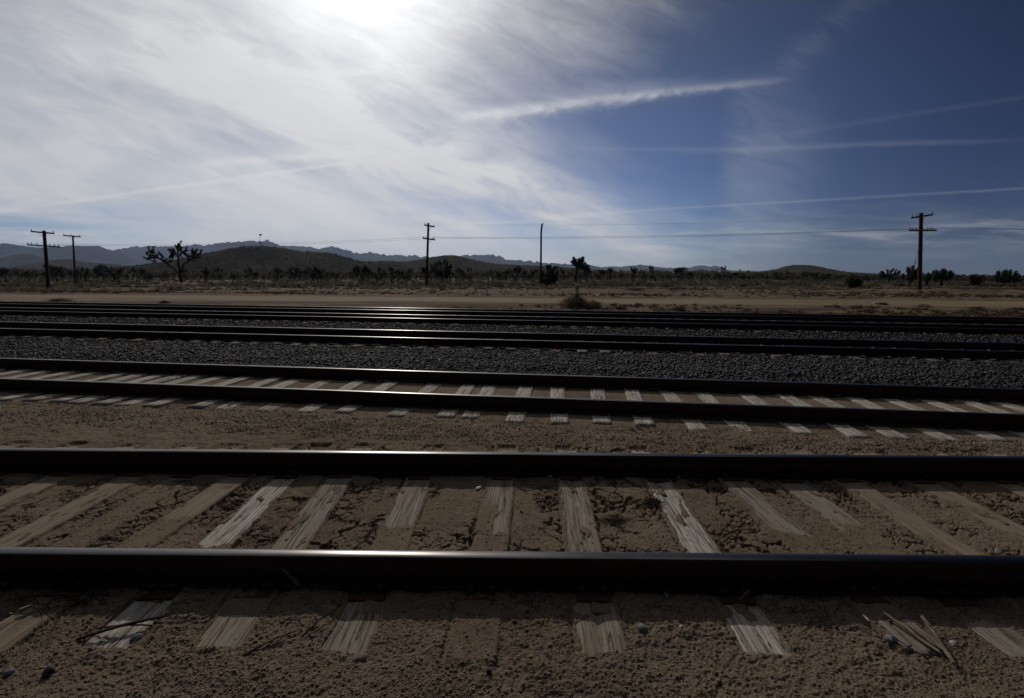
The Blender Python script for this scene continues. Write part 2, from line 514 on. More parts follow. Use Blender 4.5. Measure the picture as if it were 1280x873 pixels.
def m_leaf(c1, c2):
    def f(t, b):
        g = t.n('ShaderNodeNewGeometry'); oi = t.n('ShaderNodeObjectInfo')
        r = E(t.nt, g.outputs['Random Per Island']) * .75 + E(t.nt, oi.outputs['Random']) * .25
        c = t.mix(r, c1, c2)
        t.l(c, b.inputs['Base Color']); b.inputs['Roughness'].default_value = .75
        tr = t.n('ShaderNodeBsdfTranslucent'); t.l(c, tr.inputs['Color'])
        mx = t.n('ShaderNodeMixShader'); mx.inputs[0].default_value = .45
        out = [n for n in t.nt.nodes if n.type == 'OUTPUT_MATERIAL'][0]
        t.l(b.outputs[0], mx.inputs[1]); t.l(tr.outputs[0], mx.inputs[2]); t.l(mx.outputs[0], out.inputs[0])
    return f
M_LEAF = material('joshua spines', m_leaf((.034, .037, .022), (.074, .075, .046)))
M_LEAF_D = material('dark evergreen leaves', m_leaf((.020, .030, .014), (.048, .060, .028)))
M_DRY = material('dry scrub twigs', m_leaf((.105, .085, .060), (.215, .175, .125)))
M_WOODS = material('far woodland foliage', m_leaf((.045, .043, .030), (.105, .096, .066)))
M_OLIVE = material('olive scrub', m_leaf((.058, .054, .037), (.125, .112, .076)))
M_BROWN = material('brown dead brush', m_leaf((.060, .038, .024), (.130, .088, .058)))
M_TUMBLE = material('tumbleweed twigs', m_leaf((.085, .058, .038), (.180, .130, .090)))
M_STRAW = material('straw', m_leaf((.16, .125, .08), (.30, .25, .18)))
M_DEADW = material('dead weed', m_leaf((.022, .017, .014), (.06, .045, .034)))
def m_hill(c1, c2, c3, s):
    def f(t, b):
        p = pos(t)
        c = t.mix(t.noise(p, s, 6, .65).ss(.35, .68), c1, c2)
        c = t.mix(t.noise(p, s * 9, 4, .7).ss(.50, .62) * .8, c, c3)
        t.l(c, b.inputs['Base Color']); b.inputs['Roughness'].default_value = 1; b.inputs['Specular IOR Level'].default_value = 0
    return f
M_HILL = material('scrubby hillside', m_hill((.080, .066, .049), (.052, .046, .034), (.030, .032, .021), .02))
M_MOUNT = material('bare mountain rock', m_hill((.075, .064, .058), (.05, .044, .042), (.035, .032, .03), .002))

# ------------------------------------------------------------------ the ground sheet
vpx = np.concatenate([np.arange(505, 150, -0.52), np.arange(150, 5.0, -0.8)])
rows_near = CAM_H * 483.0 / vpx
rows_near = rows_near[rows_near > 1.58]
rows = np.concatenate([[-14000, -3000, -700, -180, -60, -22, -9, -4, -1.8, -.6, .4, 1.0, 1.35, 1.5], rows_near,
                       np.exp(np.linspace(math.log(rows_near[-1] * 1.04), math.log(14500), 46))])
tin = np.linspace(-1.26, 1.26, 1450)
tout = 1.26 * np.exp(np.linspace(math.log(1.03), math.log(10), 34))
tt = np.concatenate([-tout[::-1], tin, tout])
W = np.maximum(np.abs(rows), 1.0)
GX = W[:, None] * tt[None, :] + (np.sign(tt) * np.maximum(np.abs(tt) - 4.5, 0) ** 2 * 190)[None, :]
GY = np.repeat(rows[:, None], len(tt), 1)
GZ = height(GX.ravel(), GY.ravel()).reshape(GX.shape)
nr, nc = GX.shape
I = np.arange(nr * nc).reshape(nr, nc)
Fq = np.stack([I[:-1, :-1], I[:-1, 1:], I[1:, 1:], I[1:, :-1]], -1).reshape(-1, 4)
gme = np_mesh('ground', np.stack([GX, GY, GZ], -1).reshape(-1, 3), Fq, True)
X, Y = GX.ravel(), GY.ravel(); YP = yp_of(X, Y)
bal = sstep(8.3, 8.75, YP + .12 * fbm(X / .4, Y / .3, 91, 2)) * (1 - sstep(22.7, 23.3, YP))
road = sstep(ROAD[0], ROAD[0] + 1.2, Y + .02 * X + .5 * fbm(X / 5, Y / 2, 93, 2)) * (1 - sstep(ROAD[1] - 1.2, ROAD[1], Y + .02 * X + .5 * fbm(X / 5, Y / 2, 95, 2)))
desert = sstep(22.5, 24, YP) * (1 - road)
grav = .02 + .16 * sstep(.0, .5, fbm(X / 1.1, Y / .9, 97, 3)) + .30 * sstep(4.9, 5.5, YP) * sstep(-.3, .4, fbm(X / 1.3, Y / .6, 99, 3))
grav = np.maximum(grav, .75 * sstep(7.8, 8.3, YP) * (1 - sstep(8.5, 8.8, YP)))
grav = grav * (1 - sstep(9, 10, YP))
for nm, a in (('ballast', bal), ('road', road), ('desert', desert), ('gravel', grav)):
    at = gme.attributes.new(nm, 'FLOAT', 'POINT'); at.data.foreach_set('value', a.astype(np.float32))
tag(link('ground', gme, M_GROUND), kind='structure')
del GX, GY, GZ, I, Fq, X, Y, YP

# dirt road: a sheet just above the ground
rx = np.linspace(-160, 160, 321); ry = np.linspace(0, 1, 17)
RX = np.repeat(rx[:, None], 17, 1)
edge0 = ROAD[0] + .9 + .5 * fbm(rx / 6, rx * 0, 101, 3); edge1 = ROAD[1] - .9 + .5 * fbm(rx / 6, rx * 0 + 5, 103, 3)
RY = edge0[:, None] + (edge1 - edge0)[:, None] * ry[None, :] - .02 * RX
RZ = height(RX.ravel(), RY.ravel()).reshape(RX.shape) + .012
I = np.arange(RX.size).reshape(RX.shape)
Fq = np.stack([I[:-1, :-1], I[1:, :-1], I[1:, 1:], I[:-1, 1:]], -1).reshape(-1, 4)
tag(link('dirt_road', np_mesh('dirt_road', np.stack([RX, RY, RZ], -1).reshape(-1, 3), Fq, True), M_ROAD), kind='structure')

# ------------------------------------------------------------------ rails
PROF = [(-.076, 0), (.076, 0), (.076, .011), (.030, .026), (.0095, .042), (.0088, .085), (.0095, .132), (.026, .144), (.0365, .149),
        (.0378, .165), (.0365, .1745), (.0330, .1800), (.0270, .1830), (.0180, .1848), (.0080, .1857), (0, .1860)]
PROF = PROF + [(-x, z) for x, z in reversed(PROF[2:-1])]
PROF = [(x, z * .90) for x, z in PROF]
TOPSET = {10, 11, 12, 13, 14, 15, 16, 17, 18, 19}
def rail_mesh(x0, x1, seg, seed):
    xs = np.arange(x0, x1 + .01, seg)
    wob = .0012 * fbm(xs / 6, xs * 0, seed, 2); wz = .0015 * fbm(xs / 5, xs * 0 + 3, seed + 3, 2)
    n = len(PROF); V = []; P = np.array(PROF)
    for x, w, q in zip(xs, wob, wz):
        V.append(np.stack([np.full(n, x), P[:, 0] + w, P[:, 1] + q], 1))
    V = np.concatenate(V); F = []; mi = []
    for i in range(len(xs) - 1):
        for k in range(n):
            F.append((i * n + k, i * n + (k + 1) % n, (i + 1) * n + (k + 1) % n, (i + 1) * n + k)); mi.append(1 if k in TOPSET else 0)
    me = np_mesh('rail', V, F)
    me.polygons.foreach_set('material_index', np.array(mi, np.int32))
    me.shade_smooth(); me.set_sharp_from_angle(angle=math.radians(28))
    return me

def tie_plate_mesh():
    m = MB()
    m.box((0, 0, .006), (.18, .30, .012))
    for sx in (-1, 1):
        for sy in (-1, 1):
            m.box((sx * .055, sy * .088, .022), (.016, .016, .032))
            m.box((sx * .055, sy * .082, .040), (.030, .034, .012))
    return m.mesh('tie_plate')
PLATE = tie_plate_mesh(); PLATE.materials.append(M_RUST)

def sleeper_mesh(seed, L=2.58, W=TIE_W, H=.17, rough=.02, nx=15, ny=80, warp=.004, split=0.0):
    """timber sleeper, length along y, top at z=0, with worn grooves and ragged ends"""
    xs = np.linspace(-W / 2, W / 2, nx); v = np.linspace(0, 1, ny)
    e0 = rough * (fbm(xs / .03, xs * 0, seed, 3) + .3); e1 = rough * (fbm(xs / .03, xs * 0 + 9, seed + 4, 3) + .3)
    if split: e0 = e0 + split * np.abs(fbm(xs / .05, xs * 0 + 3, seed + 8, 2))
    Xg = np.repeat(xs[None, :], ny, 0); Yg = (-L / 2 + e0)[None, :] + v[:, None] * (L - e0 - e1)[None, :]
    gz = -warp * np.abs(fbm(Xg / .022, Yg / .9, seed + 11, 3)) * 2
    gz -= .010 * (1 - sstep(.0, .035, np.abs(Xg - .03 * np.sin(seed) - .02 * fbm(Yg / .5, Yg * 0, seed + 2, 2)))) * sstep(.0, .35, fbm(Yg / .45, Yg * 0 + 2, seed + 21, 2)) * (rough > .01)
    gz -= .006 * sstep(W / 2 - .016, W / 2, np.abs(Xg))
    Xg = Xg + (.004 * fbm(Yg / .12, Yg * 0, seed + 31, 3)) * (np.abs(Xg) > W / 2 - .004) * np.sign(Xg)
    top = np.stack([Xg, Yg, gz], -1).reshape(-1, 3)
    bot = top.copy(); bot[:, 2] = -H
    n = nx * ny; I = np.arange(n).reshape(ny, nx)
    F = [np.stack([I[:-1, :-1], I[:-1, 1:], I[1:, 1:], I[1:, :-1]], -1).reshape(-1, 4)]
    F.append(np.stack([I[:-1, :-1], I[1:, :-1], I[1:, 1:], I[:-1, 1:]], -1).reshape(-1, 4) + n)
    ring = np.concatenate([I[0, :], I[1:, -1], I[-1, -2::-1], I[-2:0:-1, 0]])
    r2 = np.roll(ring, -1)
    F.append(np.stack([ring, ring + n, r2 + n, r2], -1))
    return np_mesh('sleeper', np.concatenate([top, bot]), np.concatenate(F))

def build_track(label, rails, zr, ang, ties, rail_x, seed, seg=3.0):
    """ties: list of (u along the track, cross skew, top z, mesh, label)"""
    mid = (rails[0] + rails[1]) / 2 * math.cos(ang)
    ux = math.cos(ang); uy = -math.sin(ang)
    # centre of the track: the point of its axis nearest the camera's foot
    t = empty('railway_track', (0, (rails[0] + rails[1]) / 2, zr), -ang)
    tag(t, label, 'railway track', 'railway tracks side by side')
    g = (rails[1] - rails[0]) * math.cos(ang) / 2
    for k, s in enumerate((-1, 1)):
        link('rail', rail_mesh(rail_x[0], rail_x[1], seg, seed + k * 7), [M_RUST, M_STEEL], t, (0, s * g, 0.002))
    for (u, sk, tz, me, mat, lb, plate) in ties:
        dy = 0.0 if rails is T1 else random.uniform(-.09, .09)
        s = link('sleeper', me, mat, t, (u, dy, tz - zr)); s.rotation_euler = (0, 0, -math.atan(sk))
        if lb: s['label'] = lb
        if plate:
            for sg in (-1, 1):
                p = link('tie_plate', PLATE, None, s, (0, sg * g - dy, -.004))
    return t

# near track
WM = {'dusty': M_WOOD_D, 'grey': M_WOOD_G, 'bleached': M_WOOD_B}
tl = []
LBL = {4: 'bleached sleeper, palest of its track, with ragged split grain', 9: 'pale bleached sleeper with long cracks', 8: 'wide smooth grey sleeper bare from end to end'}
for i, t in enumerate(TIES1):
    rg = {4: .075, 9: .06, 10: .07, 11: .05}.get(i, .014)
    me = sleeper_mesh(100 + i * 13, rough=rg, warp=.006 if t[4] == 'bleached' else .003, split={10: .12}.get(i, 0))
    me.materials.append(WM[t[4]])
    tl.append((t[0] , t[1], t[5], me, None, LBL.get(i), True))
build_track('nearest railway track with pale broad sleepers half buried in sand', T1, 0.012, 0.0, tl, (-130, 130), 300, 1.0)

def joint(px, py):
    tr = [o for o in bpy.data.objects if o.get('label', '').startswith('nearest railway')][0]
    x = on_z(px, py, .2)[0]; g = (T1[1] - T1[0]) / 2
    for sy in (-1, 1):
        m = MB(); m.box((x, g + sy * .022, .084), (.62, .022, .078)); m.box((x, g + sy * .038, .055), (.62, .03, .012))
        for k in (-.24, -.14, .14, .24): m.box((x + k, g + sy * .040, .092), (.032, .022, .032))
        link('joint_bar', m.mesh('joint_bar'), M_RUST, tr)
joint(563, 566)

# second track: sleepers where the photograph has them
ANG = math.atan(TILT)
px2 = [10, 40, 70, 101, 134, 162, 188, 212, 235, 262, 292, 333, 361, 400, 443, 485, 536, 583, 610, 654, 700, 748, 793, 840, 884, 939, 989, 1031, 1078, 1129, 1176, 1226, 1270]
M_WOOD_P = material('pale dry timber', m_wood((.31, .28, .235), (.47, .43, .37), .18))
SLV = []
for k in range(6):
    me = sleeper_mesh(700 + k * 17, rough=.012, nx=9, ny=24, warp=.004); me.materials.append([M_WOOD_P, M_WOOD_B, M_WOOD_P, M_WOOD_P, M_WOOD_B, M_WOOD_P][k]); SLV.append(me)
us = []
for px in px2:
    p = on_z(px, 488 + .034 * (px - 640), Z2)
    rel = p - np.array([0, sum(T2) / 2, Z2])
    us.append(rel[0] * math.cos(ANG) - rel[1] * math.sin(ANG))
us.sort()
while us[0] > -22: us.insert(0, us[0] - .53)
while us[-1] < 15: us.append(us[-1] + .53)
us = us[:98]
build_track('second railway track from the camera, pale sleepers in gravelly sand, dark ballast beyond', T2, Z2 + .012, ANG,
            [(u + random.uniform(-.03, .03), random.uniform(-.045, .045), Z2 + random.choice((.003, .006, .008, .010, .013, .016)), random.choice(SLV), None, None, True) for u in us], (-300, 200), 400)
SLD = []
for k in range(3):
    me = sleeper_mesh(900 + k * 17, rough=.012, nx=7, ny=14, warp=.004); me.materials.append([M_WOOD_D, M_WOOD_G, M_WOOD_D][k]); SLD.append(me)
for lab, rr, sd in (('third railway track from the camera, shiny rails on dark ballast beyond the gravel strip', T3, 500),
                    ('fourth railway track from the camera, dark rails between its two ballasted neighbours', T4, 600),
                    ('farthest railway track, beside the dirt verge of the desert', T5, 700)):
    uu = np.arange(-29, 22, .52)
    build_track(lab, rr, .018, ANG, [(u + random.uniform(-.03, .03), random.uniform(-.02, .02), random.uniform(*((.0, .034) if rr is T3 else (-.012, .004))), random.choice(SLD), None, None, rr is T3) for u in uu],
                (-330, 230), sd)

# ------------------------------------------------------------------ stones
def ico():
    p = (1 + 5 ** .5) / 2
    V = np.array([(-1, p, 0), (1, p, 0), (-1, -p, 0), (1, -p, 0), (0, -1, p), (0, 1, p), (0, -1, -p), (0, 1, -p), (p, 0, -1), (p, 0, 1), (-p, 0, -1), (-p, 0, 1)], float)
    V /= np.linalg.norm(V[0])
    F = np.array([(0, 11, 5), (0, 5, 1), (0, 1, 7), (0, 7, 10), (0, 10, 11), (1, 5, 9), (5, 11, 4), (11, 10, 2), (10, 7, 6), (7, 1, 8),
                  (3, 9, 4), (3, 4, 2), (3, 2, 6), (3, 6, 8), (3, 8, 9), (4, 9, 5), (2, 4, 11), (6, 2, 10), (8, 6, 7), (9, 8, 1)])
    return V, F
IV, IFc = ico()
def rand_rot(n):
    q = rng.normal(size=(n, 4)); q /= np.linalg.norm(q, axis=1)[:, None]
    w, x, y, z = q.T
    return np.stack([1 - 2 * (y * y + z * z), 2 * (x * y - z * w), 2 * (x * z + y * w), 2 * (x * y + z * w), 1 - 2 * (x * x + z * z), 2 * (y * z - x * w),
                     2 * (x * z - y * w), 2 * (y * z + x * w), 1 - 2 * (x * x + y * y)], 1).reshape(-1, 3, 3)
def stones(name, P, S, mat, flat=.75, jit=.28):
    n = len(P)
    V = IV[None] * (1 + rng.uniform(-jit, jit, (n, 12, 1)))
    V = V * rng.uniform(.62, 1.15, (n, 1, 3))
    V = np.einsum('nij,nkj->nki', rand_rot(n), V)
    V = V * np.array([1, 1, flat]) * S[:, None, None] + P[:, None, :]
    F = IFc[None] + (np.arange(n) * 12)[:, None, None]
    return link(name, np_mesh(name, V.reshape(-1, 3), F.reshape(-1, 3)), mat)

def scatter_xy(n, y0, y1, tmax, dens=None, yp=False):
    v = rng.uniform(1 / y1, 1 / y0, n); Yv = 1 / v if dens is None else rng.uniform(y0, y1, n)
    Xv = rng.uniform(-tmax, tmax, n) * Yv
    return Xv, Yv
# ballast seen between tracks two and three
def in_band(a, b, n):
    u = rng.uniform(a, b, n); tx = rng.uniform(-1.3, 1.25, n)
    Yv = u / (1 + TILT * tx); Xv = tx * Yv
    return Xv, Yv
Xa, Ya = in_band(8.35, 10.9, 62000); Xb, Yb = in_band(12.75, 16.4, 11000); Xc, Yc = in_band(7.6, 8.5, 3500)
Xs = np.concatenate([Xa, Xb, Xc]); Ys = np.concatenate([Ya, Yb, Yc])
Ss = np.concatenate([(.010 + .024 * rng.uniform(0, 1, len(Xa)) ** 1.6) * (1 + .15 * (Xa > 2)), rng.uniform(.026, .045, len(Xb)), rng.uniform(.012, .028, len(Xc))])
Zs = height(Xs, Ys) + Ss * .25 + rng.uniform(-.006, .016, len(Xs))
tag(stones('ballast', np.stack([Xs, Ys, Zs], 1), Ss, M_BALLAST), 'dark crushed stone ballast around and between the far tracks', 'ballast', kind='stuff')
# gravel sprinkled over the sand
Xa, Ya = scatter_xy(7000, 1.7, 6.3, 1.2)
keep = rng.uniform(0, 1, len(Xa)) < (.10 + .9 * sstep(.05, .45, fbm(Xa / .6, Ya / .45, 111, 3))) * (.35 + .65 * sstep(4.4, 5.2, yp_of(Xa, Ya)))
Xa, Ya = Xa[keep], Ya[keep]
Xb, Yb = in_band(4.75, 6.1, 6500)
keep = (rng.uniform(0, 1, len(Xb)) < .12 + .88 * sstep(.0, .35, fbm(Xb / .9, Yb / .35, 113, 3))) & (Yb > 4.6)
Xs = np.concatenate([Xa, Xb[keep]]); Ys = np.concatenate([Ya, Yb[keep]])
Ss = .0020 + .009 * rng.uniform(0, 1, len(Xs)) ** 6 + .006 * (Ys > 4.6)
Zs = height(Xs, Ys) + Ss * .3
tag(stones('gravel', np.stack([Xs, Ys, Zs], 1), Ss, M_GRAVEL), 'small dark gravel strewn over the sand', 'gravel', kind='stuff')
# crumbs of soil
Xa, Ya = scatter_xy(26000, 1.65, 5.6, 1.2)
d = fbm(Xa / .45, Ya / .35, 117, 3)
onb = np.zeros(len(Xa), bool)
for t in TIES1:
    onb |= (np.abs(tie_local(Xa, Ya, t)) < TIE_W * .5) & (Ya < 4.5) & (Ya > 1.95) & ((Ya > t[2]) & (Ya > 2.4) | (t[3] > .6) & (Ya < 2.3))
keep = (rng.uniform(0, 1, len(Xa)) < (.12 + .95 * sstep(-.05, .4, d))) & (~onb | (rng.uniform(0, 1, len(Xa)) < .06))
Xs, Ys = Xa[keep], Ya[keep]
Ss = .0016 + .0075 * rng.uniform(0, 1, len(Xs)) ** 5
Zs = height(Xs, Ys) + Ss * .35
tag(stones('soil_clods', np.stack([Xs, Ys, Zs], 1), Ss, M_CLOD, .6), 'crumbs and small clods of sandy soil', 'soil', kind='stuff')

def grains(name, P, S, mat):
    n = len(P)
    OV = np.array([(1, 0, 0), (-1, 0, 0), (0, 1, 0), (0, -1, 0), (0, 0, 1), (0, 0, -1)], float)
    OF = np.array([(0, 2, 4), (2, 1, 4), (1, 3, 4), (3, 0, 4), (2, 0, 5), (1, 2, 5), (3, 1, 5), (0, 3, 5)])
    V = OV[None] * rng.uniform(.6, 1.3, (n, 6, 1)) + rng.normal(size=(n, 6, 3)) * .16
    V = np.einsum('nij,nkj->nki', rand_rot(n), V) * np.array([1, 1, .75]) * S[:, None, None] + P[:, None, :]
    F = OF[None] + (np.arange(n) * 6)[:, None, None]
    return link(name, np_mesh(name, V.reshape(-1, 3), F.reshape(-1, 3)), mat)
def on_bare(Xa, Ya):
    o = np.zeros(len(Xa), bool)
    for t in TIES1:
        o |= (np.abs(tie_local(Xa, Ya, t)) < TIE_W * .5 - .02) & (Ya < 4.5) & (Ya > 1.95) & (((Ya > t[2]) & (Ya > 2.4)) | ((t[3] > .6) & (Ya < 2.2)))
    return o
Xa, Ya = scatter_xy(150000, 1.62, 4.6, 1.18)
keep = (rng.uniform(0, 1, len(Xa)) < .30 + .75 * sstep(-.25, .3, fbm(Xa / .28, Ya / .22, 121, 3))) & (~on_bare(Xa, Ya) | (rng.uniform(0, 1, len(Xa)) < .10))
Xa, Ya = Xa[keep], Ya[keep]
Xb, Yb = in_band(4.6, 5.75, 60000)
keep = (Yb > 4.45) & (rng.uniform(0, 1, len(Xb)) < .25 + .8 * sstep(-.2, .3, fbm(Xb / .5, Yb / .22, 123, 3)))
Xb, Yb = Xb[keep], Yb[keep]
Xs = np.concatenate([Xa, Xb]); Ys = np.concatenate([Ya, Yb])
Ss = np.concatenate([.0012 + .0036 * rng.uniform(0, 1, len(Xa)) ** 3, .003 + .009 * rng.uniform(0, 1, len(Xb)) ** 2.5])
Zs = height(Xs, Ys) + Ss * .25
tag(grains('sand_grains', np.stack([Xs, Ys, Zs], 1), Ss, M_GRIT), 'coarse sand grains and grit covering the soil', 'grit', kind='stuff')

# single stones one can point at
def stone_thing(px, py, size, mat, label, zoff=.2, shape=(1, .8, .7), cat='stone'):
    p = on_z(px, py, 0.0)
    if p[1] > 4.7: p = on_z(px, py, hz(p[0], p[1]))
    z = hz(p[0], p[1])
    import bmesh
    bm = bmesh.new(); bmesh.ops.create_icosphere(bm, subdivisions=2, radius=1)
    sd = abs(hash((px, py))) % 1000
    for v in bm.verts:
        c = v.co
        k = 1 + .30 * float(fbm(np.array([c.x * 1.3 + sd]), np.array([c.y * 1.3 + c.z * 1.7]), sd % 97, 2)[0])
        v.co = Vector((c.x * shape[0], c.y * shape[1], c.z * shape[2])) * k * size
    me = bpy.data.meshes.new('stone'); bm.to_mesh(me); bm.free(); me.set_sharp_from_angle(angle=math.radians(30))
    o = link('stone', me, mat, None, (p[0], p[1], z + size * shape[2] * zoff)); o.rotation_euler = (0, 0, sd * .37)
    tag(o, label, cat, 'loose stones on the sand')
    return o
stone_thing(833, 749, .020, M_ROCK_BLUE, 'oval blue grey stone in the rail shade, right of the smooth grey sleeper', .3, (.75, 1.25, .7))
stone_thing(803, 789, .026, M_ROCK_BLUE, 'pale topped blue stone on the sand beside the smooth grey sleeper end', .3)
stone_thing(172, 797, .030, M_ROCK_BLUE, 'lumpy blue grey stone at the corner of the splintered sleeper end', .3)
stone_thing(62, 843, .023, M_ROCK_DARK, 'black oblong stone low in the left corner sand', .3, (1.2, .8, .7))
stone_thing(12, 845, .020, M_ROCK_BLUE, 'small grey stone beside the frame corner, left of the black one', .3)
stone_thing(1113, 803, .026, M_ROCK_BLUE, 'blue grey stone left of the split timber slivers', .3)
stone_thing(1192, 804, .016, M_ROCK_PALE, 'small whitish stone right of the leaning splinter', .3)
stone_thing(598, 610, .024, M_ROCK_PALE, 'small white chip at the shadow edge between the near rails', .3, (1.3, .8, .5))
stone_thing(527, 673, .020, M_ROCK_DARK, 'dark pebble between the near rails beside a half buried sleeper', .3)
stone_thing(593, 668, .020, M_ROCK_DARK, 'dark pebble against the left edge of the half covered sleeper', .3, (1.2, .9, .6))
stone_thing(1250, 687, .034, M_ROCK_BLUE, 'grey stone beyond the near rail at the right side', .3)
stone_thing(611, 841, .014, M_ROCK_DARK, 'small black stone at the bottom edge of the sand', .3)
stone_thing(1155, 622 + 37, .020, M_ROCK_TAN, 'small tan stone between two sleepers on the right', .3)
stone_thing(851, 786, .011, M_ROCK_PALE, 'tiny pale pebble among dark clods right of the blue stone', .3)

# sticks, splinters, twigs
def stick(px0, py0, z0, px1, py1, z1, w, th, mat, label, name='wood_splinter', cat='splinter', bend=.0):
    a = on_z(px0, py0, z0); b = on_z(px1, py1, z1)
    a = Vector(a); b = Vector(b); o = a.lerp(b, .5)
    m = MB(); n = 7
    d = (b - a); side = d.cross(Vector((0, 0, 1))).normalized(); up = side.cross(d).normalized()
    vs = []; fs = []
    for i in range(n):
        f = i / (n - 1); c = a.lerp(b, f) - o + up * bend * math.sin(math.pi * f) + side * random.uniform(-1, 1) * w * .15
        ww = w * (1 if 0 < i < n - 1 else .55) * random.uniform(.85, 1.1)
        for sx, sz in ((-1, -1), (1, -1), (1, 1), (-1, 1)): vs.append(c + side * sx * ww / 2 + up * sz * th / 2)
    for i in range(n - 1):
        for k in range(4): fs.append((i * 4 + k, i * 4 + (k + 1) % 4, i * 4 + 4 + (k + 1) % 4, i * 4 + 4 + k))
    fs.append((3, 2, 1, 0)); fs.append(tuple((n - 1) * 4 + k for k in range(4)))
    m.add(vs, fs)
    ob = link(name, m.mesh(name), mat, None, o)
    tag(ob, label, cat)
    return ob
stick(349, 706, .10, 378, 735, .015, .018, .010, M_WOOD_B, 'grey stick leaning against the near rail in its shade', 'wood_stick', 'stick')
stick(1152, 770, .045, 1192, 829, .020, .014, .009, M_WOOD_T, 'long tan splinter lying free across the sand at the right')
stick(1103, 765, .03, 1172, 815, .018, .014, .008, M_WOOD_T, 'long split sliver lying along the broken sleeper end')
stick(1134, 778, .020, 1176, 812, .014, .022, .010, M_WOOD_G, 'paler broad sliver between the two tan splinters')
stick(1100, 777, .010, 1138, 808, .008, .045, .010, M_WOOD_G, 'short broad slab of split timber by the blue stone')
stick(24, 763, .03, 40, 757, .035, .012, .010, M_WOOD_T, 'short broken stick end on the dusty sleeper at the left edge', 'wood_stick', 'stick')
stick(95, 800, .012, 204, 771, .022, .012, .010, M_DEADW, 'dark forked root across the splintered sleeper end', 'wood_stick', 'stick', .012)
stick(120, 786, .014, 190, 782, .018, .006, .006, M_DEADW, 'thin black twig lying over the splintered sleeper', 'dry_twig', 'twig', .01)
stick(300, 822, .012, 370, 789, .015, .005, .005, M_DEADW, 'thin dark twig on the crumbly soil left of a bare sleeper', 'dry_twig', 'twig', .01)
stick(376, 798, .012, 428, 755, .03, .006, .006, M_DEADW, 'dark bent twig slanting up beside the grooved grey sleeper', 'dry_twig', 'twig', .015)
stick(38, 584, .02, 68, 582, .025, .05, .02, M_WOOD_T, 'orange tan wood chip against the second rail at far left', 'wood_chip', 'wood chip')
stick(1079, 769, .03, 1086, 776, .028, .006, .004, M_ROCK_PALE, 'tiny white curled straw in the shade edge at right', 'straw_bit', 'straw')
stick(925, 750, .03, 938, 738, .06, .004, .004, M_STRAW, 'pale straw stalk standing in the rail shade, right of the white sleeper end', 'straw_bit', 'straw', .005)

def weed_mesh(seed, n, h, spread, droop=.6, w=.004, segs=4):
    r = np.random.default_rng(seed); V = []; F = []
    for i in range(n):
        a = r.uniform(0, 2 * math.pi); L = h * r.uniform(.4, 1.1); out = spread * r.uniform(.2, 1)
        base = np.array([r.normal() * spread * .35, r.normal() * spread * .35, -.004])
        dirv = np.array([math.cos(a), math.sin(a), 0]); side = np.array([-math.sin(a), math.cos(a), 0])
        pr = None
        for s in range(segs + 1):
            f = s / segs
            c = base + dirv * out * f + np.array([0, 0, L * (f - droop * f * f)]) + r.normal(size=3) * .06 * h * f
            ww = w * (1 - .8 * f)
            V += [c - side * ww + [0, 0, ww], c + side * ww, c + np.array([0, 0, ww * 1.6])]
            k = len(V) - 3
            if pr is not None:
                for q in range(3): F.append((pr + q, pr + (q + 1) % 3, k + (q + 1) % 3, k + q))
            pr = k
    return np_mesh('weed', V, F)
def weed(px, py, mat, label, seed, n, h, spread, w=.003, droop=.6, name='dry_weed'):
    p = on_z(px, py, 0.01)
    o = link(name, weed_mesh(seed, n, h, spread, droop, w), mat, None, (p[0], p[1], hz(p[0], p[1])))
    tag(o, label, 'weed'); return o
weed(815, 627, M_DEADW, 'dark dead weed tuft lying on a bleached sleeper', 1, 240, .05, .085, .003, .8)
weed(768, 648, M_DEADW, 'flat dark mat of dead weed between two pale sleepers', 2, 170, .028, .11, .0022, .85)
weed(115, 738, M_DEADW, 'tangle of dry weeds in the rail shade at left', 3, 130, .13, .24, .0026, .5)
weed(60, 742, M_DEADW, 'thin dry weeds against the near rail near the left edge', 33, 50, .12, .16, .002, .5)
weed(393, 742, M_STRAW, 'sparse straw stalks in the rail shade by the leaning stick', 4, 22, .08, .2, .0026, .6)
weed(388, 782, M_STRAW, 'few broken straws on the shadow edge, left of the grooved sleeper', 5, 11, .04, .07, .0026, .6)
weed(1010, 755, M_DEADW, 'faint dry weeds in the rail shade right of the white sleeper end', 6, 45, .06, .22, .0018, .7)
weed(1215, 752, M_DEADW, 'thin dry weeds in the rail shade at the right', 7, 40, .08, .2, .0018, .6)
weed(235, 602, M_DEADW, 'dark weeds under the second rail at left', 8, 60, .05, .2, .002, .7)
weed(660, 748, M_DEADW, 'short dry weeds in the rail shade left of the smooth grey sleeper', 9, 30, .04, .14, .0018, .7)

